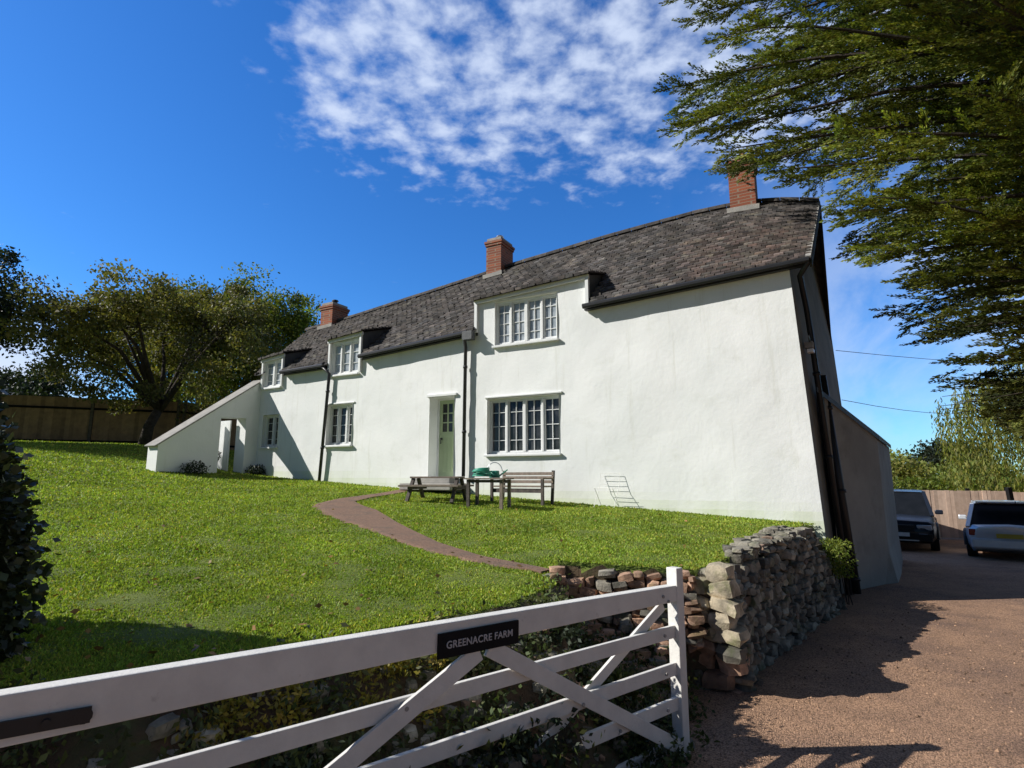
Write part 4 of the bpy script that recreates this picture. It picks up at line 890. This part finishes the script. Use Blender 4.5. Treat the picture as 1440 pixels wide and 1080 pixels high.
# ------------------------------------------------------------------ cars
def car(name,label,paint,loc,heading,L_,Wd,Ht,suv):
    t=thing(name,label,'car',loc=loc); t.rotation_euler=(0,0,heading)      # +x = front
    gc=.22 if suv else .16; belt=Ht*(.60 if suv else .58); wr=.36 if suv else .32; h=Wd/2
    # lower body loft
    if suv: S_=[(-L_/2,.45,.95,.78),(-L_/2+.12,.28,belt-.02,.93),(-L_/2+.6,gc,belt,.99),(-.6,gc,belt,1),(.7,gc,belt-.01,1),(1.15,gc,belt-.05,1),(L_/2-.35,gc+.02,belt-.10,.97),(L_/2-.08,.30,belt-.18,.90),(L_/2,.42,belt-.35,.78)]
    else: S_=[(-L_/2,.42,.82,.74),(-L_/2+.1,.28,belt+.02,.9),(-L_/2+.55,gc,belt+.03,.98),(-.5,gc,belt,1),(.6,gc,belt-.03,1),(1.0,gc,belt-.08,.99),(L_/2-.4,gc+.02,belt-.18,.95),(L_/2-.1,.26,belt-.28,.86),(L_/2,.38,belt-.42,.7)]
    def ring(x,z0,z1,k):
        w=h*k; return [(x,-w*.86,z0),(x,-w*.98,z0+(z1-z0)*.25),(x,-w,z0+(z1-z0)*.6),(x,-w*.95,z1-.05),(x,-w*.86,z1),(x,0,z1+.035),(x,w*.86,z1),(x,w*.95,z1-.05),(x,w,z0+(z1-z0)*.6),(x,w*.98,z0+(z1-z0)*.25),(x,w*.86,z0)]
    mb=MB(); R_=[ring(*s) for s in S_]; nR=11; vs=[v for r in R_ for v in r]; fs=[]
    for i in range(len(R_)-1):
        for k in range(nR): k2=(k+1)%nR; fs.append((i*nR+k,(i+1)*nR+k,(i+1)*nR+k2,i*nR+k2))
    fs.append(tuple(range(nR))); fs.append(tuple((len(R_)-1)*nR+k for k in range(nR-1,-1,-1)))
    mb.add(vs,fs); bd=mb.build('body',paint,t,smooth=True); bd.data.set_sharp_from_angle(angle=math.radians(45)); m_=bd.modifiers.new('b','BEVEL'); m_.width=.02; m_.segments=2
    # cabin
    if suv: bx=[-L_/2+.10,-L_/2+.45,.45,1.25]; 
    else: bx=[-L_/2+.10,-L_/2+.72,.25,1.15]
    zr=Ht-.03; ib=.90; it=.74
    b0,t0_,t1_,b1=bx; c=[(b0,h*ib),(b1,h*ib)]; 
    gl=MB(); g=.006
    v=[(b0,-h*ib,belt-.03),(b0,h*ib,belt-.03),(b1,h*ib,belt-.05),(b1,-h*ib,belt-.05),(t0_,-h*it,zr-.05),(t0_,h*it,zr-.05),(t1_,h*it,zr-.03),(t1_,-h*it,zr-.03)]
    gl.add(v,[(0,4,5,1),(1,5,6,2),(2,6,7,3),(3,7,4,0),(4,7,6,5)]); gl.build('windows',M['carglass'],t)
    rfm=MB(); xsr=np.linspace(t0_-.03,t1_+.03,7); vs=[];
    for x in xsr:
        u=(x-t0_)/(t1_-t0_); zc=zr-.02+.05*math.sin(math.pi*min(1,max(0,u))); 
        vs+=[(x,-h*it-.02,zc-.045),(x,-h*it*.9,zc-.005),(x,0,zc+.015),(x,h*it*.9,zc-.005),(x,h*it+.02,zc-.045)]
    rfm.add(vs,[(i*5+k,i*5+k+1,(i+1)*5+k+1,(i+1)*5+k)[::-1] for i in range(6) for k in range(4)]); rfm.build('car_roof',paint,t,smooth=True)
    pl=MB()
    for sy in(-1,1):
        for (a,b) in(((b0,h*ib*sy,belt-.03),(t0_,h*it*sy,zr-.05)),((b1,h*ib*sy,belt-.05),(t1_,h*it*sy,zr-.03))): pl.bar(a,b,.09,.05)
        for xm in(-.35,) if not suv else (-.3,-1.15): pl.bar((xm,h*ib*sy,belt-.03),(xm-.05,(h*it+.005)*sy,zr-.05),.07,.03)
        pl.bar((t0_,h*it*sy,zr-.05),(t1_,h*it*sy,zr-.03),.05,.05)
    pl.build('pillars',paint,t)
    # rear / front details
    for sy in(-1,1):
        if suv:
            m_=MB(); m_.box((L_/2-.07,sy*h*.66,belt-.33),.14,.36,.14); m_.build('headlight',M['lamp'],t,bevel=.02)
            m_=MB(); m_.box((L_/2-.02,sy*h*.62,.48),.06,.22,.10); m_.build('fog_light',M['lamp'],t,bevel=.01)
        m_=MB(); m_.box((-L_/2+.09,sy*h*.70,belt-.16),.16,.34,.16); m_.build('tail_light',M['redlamp'],t,bevel=.02)
        if not suv: m_=MB(); m_.box((L_/2-.12,sy*h*.66,belt-.36),.16,.34,.13); m_.build('headlight',M['lamp'],t,bevel=.02)
        m_=MB(); m_.box((b1-.25,sy*(h+.08),belt+.06),.12,.2,.13); m_.build('mirror',paint,t,bevel=.03)
        for x in(-L_/2+.82,L_/2-.85):
            wt_=MB(); wt_.tube([(x,sy*(h-.22),wr),(x,sy*(h-.215),wr),(x,sy*(h-.01),wr),(x,sy*(h+.0),wr)],[wr*.93,wr,wr,wr*.93],22); w_=wt_.build('wheel',M['tyre'],t)
            rm=MB(); rm.tube([(x,sy*(h-.02),wr),(x,sy*(h+.006),wr)],[wr*.62,wr*.6],16); rm.build('rim',M['steel'],w_)
            for k in range(5):
                aa=k*1.2566
            ar=MB(); arc=[(x+math.cos(a)*(wr+.055),sy*(h-.015),wr+math.sin(a)*(wr+.055)) for a in np.linspace(0,math.pi,12)]; ar.tube(arc,.05,6); ar.build('wheel_arch',M['black'],t)
    if suv:
        m_=MB(); m_.box((L_/2+.0,0,belt-.36),.05,Wd*.42,.20); 
        for k in range(4): m_.box((L_/2+.03,0,belt-.43+k*.05),.02,Wd*.40,.015)
        m_.build('grille',M['black'],t,bevel=.01)
        m_=MB(); m_.box((L_/2-.03,0,.42),.10,Wd*.84,.22); m_.build('front_bumper',M['tyre'],t,bevel=.03)
        m_=MB(); m_.box((L_/2+.045,0,.50),.015,.52,.11); m_.build('number_plate',M['white'],t)
        m_=MB(); m_.box((L_/2+.02,0,.34),.03,Wd*.5,.03); m_.build('bumper_trim',M['steel'],t)
    m_=MB(); m_.box((-L_/2+.03,0,.42),.14,Wd*.86,.24); m_.build('rear_bumper',paint,t,bevel=.04)
    m_=MB(); m_.box((-L_/2-.035,0,.62),.015,.52,.11); m_.build('number_plate',M['plateyellow'],t)
    m_=MB(); m_.tube([(-L_/2+.2,-.2,Ht-.02),(-L_/2-.0+.1,-.2,Ht+.02)],.01,5); m_.build('aerial',M['black'],t)
    if not suv:
        m_=MB(); m_.box((-L_/2+.42,0,Ht-.02),.30,Wd*.66,.035); m_.build('spoiler',paint,t,bevel=.012)
    return t
M['carglass']=mat('car_glass',(.008,.010,.013),(.012,.014,.018),rough=.3,spec=.08); M['lamp']=mat('lamp_glass',(.55,.57,.6),(.4,.42,.45),rough=.1,spec=.8); M['redlamp']=mat('red_lamp',(.25,.015,.015),(.18,.01,.01),rough=.15)
M['tyre']=mat('tyre',(.012,.012,.012),(.02,.02,.02),rough=.8); M['plateyellow']=mat('plate_yellow',(.6,.45,.05),(.55,.4,.05),rough=.5)
navy=mat('navy_paint',(.012,.018,.032),(.010,.015,.027),rough=.35,coat=.25,spec=.3); silver=mat('silver_paint',(.66,.69,.74),(.60,.63,.68),rough=.3,metal=.3,coat=.7)
hd=math.atan2(.82,.58)
car('parked_car','dark blue four-wheel-drive car facing the camera beside the extension',navy,(12.5,18.8,-2.08),hd+math.pi,4.5,1.88,1.72,True)
car('parked_car','silver-blue hatchback seen from behind at the right edge of the drive',silver,(13.8,16.3,-2.05),math.atan2(.785,.62)-.02,4.2,1.80,1.46,False)
# ------------------------------------------------------------------ world, sun, camera
SUN=A3((-.826*math.cos(math.radians(2.5)),-.826*math.sin(math.radians(2.5)),.564)); elev=math.asin(.564)
w=bpy.data.worlds.new('World'); sc.world=w; w.use_nodes=True; nt=w.node_tree;N=nt.nodes;L=nt.links; bg=N['Background']; bg.inputs[1].default_value=.115
sky=N.new('ShaderNodeTexSky'); sky.sky_type='NISHITA'; sky.sun_disc=False; sky.sun_elevation=elev; sky.sun_rotation=math.atan2(SUN[0],SUN[1]); sky.air_density=1.0; sky.dust_density=.3; sky.ozone_density=2.0
def nd(t,**k):
    n=N.new(t)
    for a,v in k.items(): setattr(n,a,v)
    return n
def mth(op,a,b=None):
    n=nd('ShaderNodeMath',operation=op)
    for i,v in enumerate((a,b)):
        if v is None: continue
        if isinstance(v,(int,float)): n.inputs[i].default_value=v
        else: L.new(v,n.inputs[i])
    return n.outputs[0]
def mrange(v,a,b,c=0,d=1,smooth=True):
    n=nd('ShaderNodeMapRange'); n.interpolation_type='SMOOTHSTEP' if smooth else 'LINEAR'
    for i,x in enumerate((a,b,c,d)): n.inputs[i+1].default_value=x
    L.new(v,n.inputs[0]); return n.outputs[0]
tc=nd('ShaderNodeTexCoord'); gen=tc.outputs['Generated']; sp=nd('ShaderNodeSeparateXYZ'); L.new(gen,sp.inputs[0])
zc=mth('ADD',mth('MAXIMUM',sp.outputs[2],0.0),.1); px=mth('DIVIDE',sp.outputs[0],zc); py=mth('DIVIDE',sp.outputs[1],zc)
cb=nd('ShaderNodeCombineXYZ'); L.new(px,cb.inputs[0]); L.new(py,cb.inputs[1])
def wn(scale,detail,rough,dist=0,off=(0,0,0),vec=None,sx=1,sy=1):
    mp=nd('ShaderNodeMapping'); mp.inputs['Location'].default_value=off; mp.inputs['Scale'].default_value=(sx,sy,1); L.new(vec or cb.outputs[0],mp.inputs[0])
    n=nd('ShaderNodeTexNoise'); n.inputs['Scale'].default_value=scale; n.inputs['Detail'].default_value=detail; n.inputs['Roughness'].default_value=rough; n.inputs['Distortion'].default_value=dist; L.new(mp.outputs[0],n.inputs['Vector']); return n.outputs['Fac']
big=wn(2.2,3,.5,off=(3,1,0)); fine=wn(13,7,.54,.1,off=(1.3,4.2,0))
wob=mth('MULTIPLY',mth('SUBTRACT',big,.5),.9)
m1=mrange(mth('ADD',px,wob),-.66,-.25); m2=mrange(mth('ADD',py,wob),1.75,1.25)
mask=mth('MULTIPLY',m1,m2)
dens=mth('ADD',fine,mth('MULTIPLY',mth('SUBTRACT',mask,1),.42)); dens=mth('ADD',dens,mth('MULTIPLY',mth('SUBTRACT',big,.5),.35))
cloud=mth('MULTIPLY',mrange(dens,.28,.74),.86)
# wisps around given directions
def wisp(d,r,sx,sy,strength,lo=.42,hi=.75):
    d=Vector(d).normalized(); vd=nd('ShaderNodeVectorMath',operation='DISTANCE'); L.new(gen,vd.inputs[0]); vd.inputs[1].default_value=d
    m=mrange(vd.outputs['Value'],r,0); nn=wn(5,7,.6,.4,vec=gen,sx=sx,sy=sy,off=(d[0]*5,2,0)); return mth('MULTIPLY',mth('MULTIPLY',m,mrange(nn,lo,hi)),strength)
ws=[wisp((.72,.97,.25),.42,1,1,.5,.3,.6),wisp((-.90,.98,.17),.16,1,1,1.0,.2,.5),wisp((.5,.93,.45),.25,1,1,.25)]
tot=cloud
for x in ws: tot=mth('MAXIMUM',tot,x)
sat=nd('ShaderNodeHueSaturation'); sat.inputs['Saturation'].default_value=1.25; L.new(sky.outputs[0],sat.inputs['Color'])
tint=nd('ShaderNodeMix',data_type='RGBA',blend_type='MULTIPLY'); tint.inputs[0].default_value=1; L.new(sat.outputs[0],tint.inputs[6]); tint.inputs[7].default_value=(.50,.94,1.40,1)
mx=nd('ShaderNodeMix',data_type='RGBA'); L.new(tot,mx.inputs[0]); L.new(tint.outputs[2],mx.inputs[6]); mx.inputs[7].default_value=(5.6,6.4,8.0,1)
fac=mrange(sp.outputs[1],-.3,.6,.26,1.12); fm=nd('ShaderNodeMix',data_type='RGBA',blend_type='MULTIPLY'); fm.inputs[0].default_value=1; L.new(mx.outputs[2],fm.inputs[6]); L.new(fac,fm.inputs[7])
L.new(fm.outputs[2],bg.inputs[0])
sl_=bpy.data.lights.new('sun','SUN'); sl_.energy=6.0; sl_.angle=math.radians(.5); sl_.color=(1,.965,.90); so=bpy.data.objects.new('sun',sl_); COL.objects.link(so); so.rotation_euler=Vector(SUN).to_track_quat('Z','Y').to_euler(); so.location=(-5,-2,8)
for o in sc.objects:
    if o.parent is None and o.type!='LIGHT': o.location.z+=H0
cam=bpy.data.cameras.new('camera'); cam.sensor_width=36; cam.lens=20.0; cam.clip_end=3000; cam.clip_start=.05
co_=bpy.data.objects.new('camera',cam); COL.objects.link(co_); co_.location=(0,0,H0); co_.rotation_euler=(math.radians(90)+math.atan(133/800),0,0); sc.camera=co_
sc.view_settings.view_transform='Standard'; sc.view_settings.look='None'; sc.view_settings.exposure=0
sc.render.engine='CYCLES'; sc.cycles.use_denoising=True; sc.cycles.max_bounces=6; sc.cycles.transparent_max_bounces=4
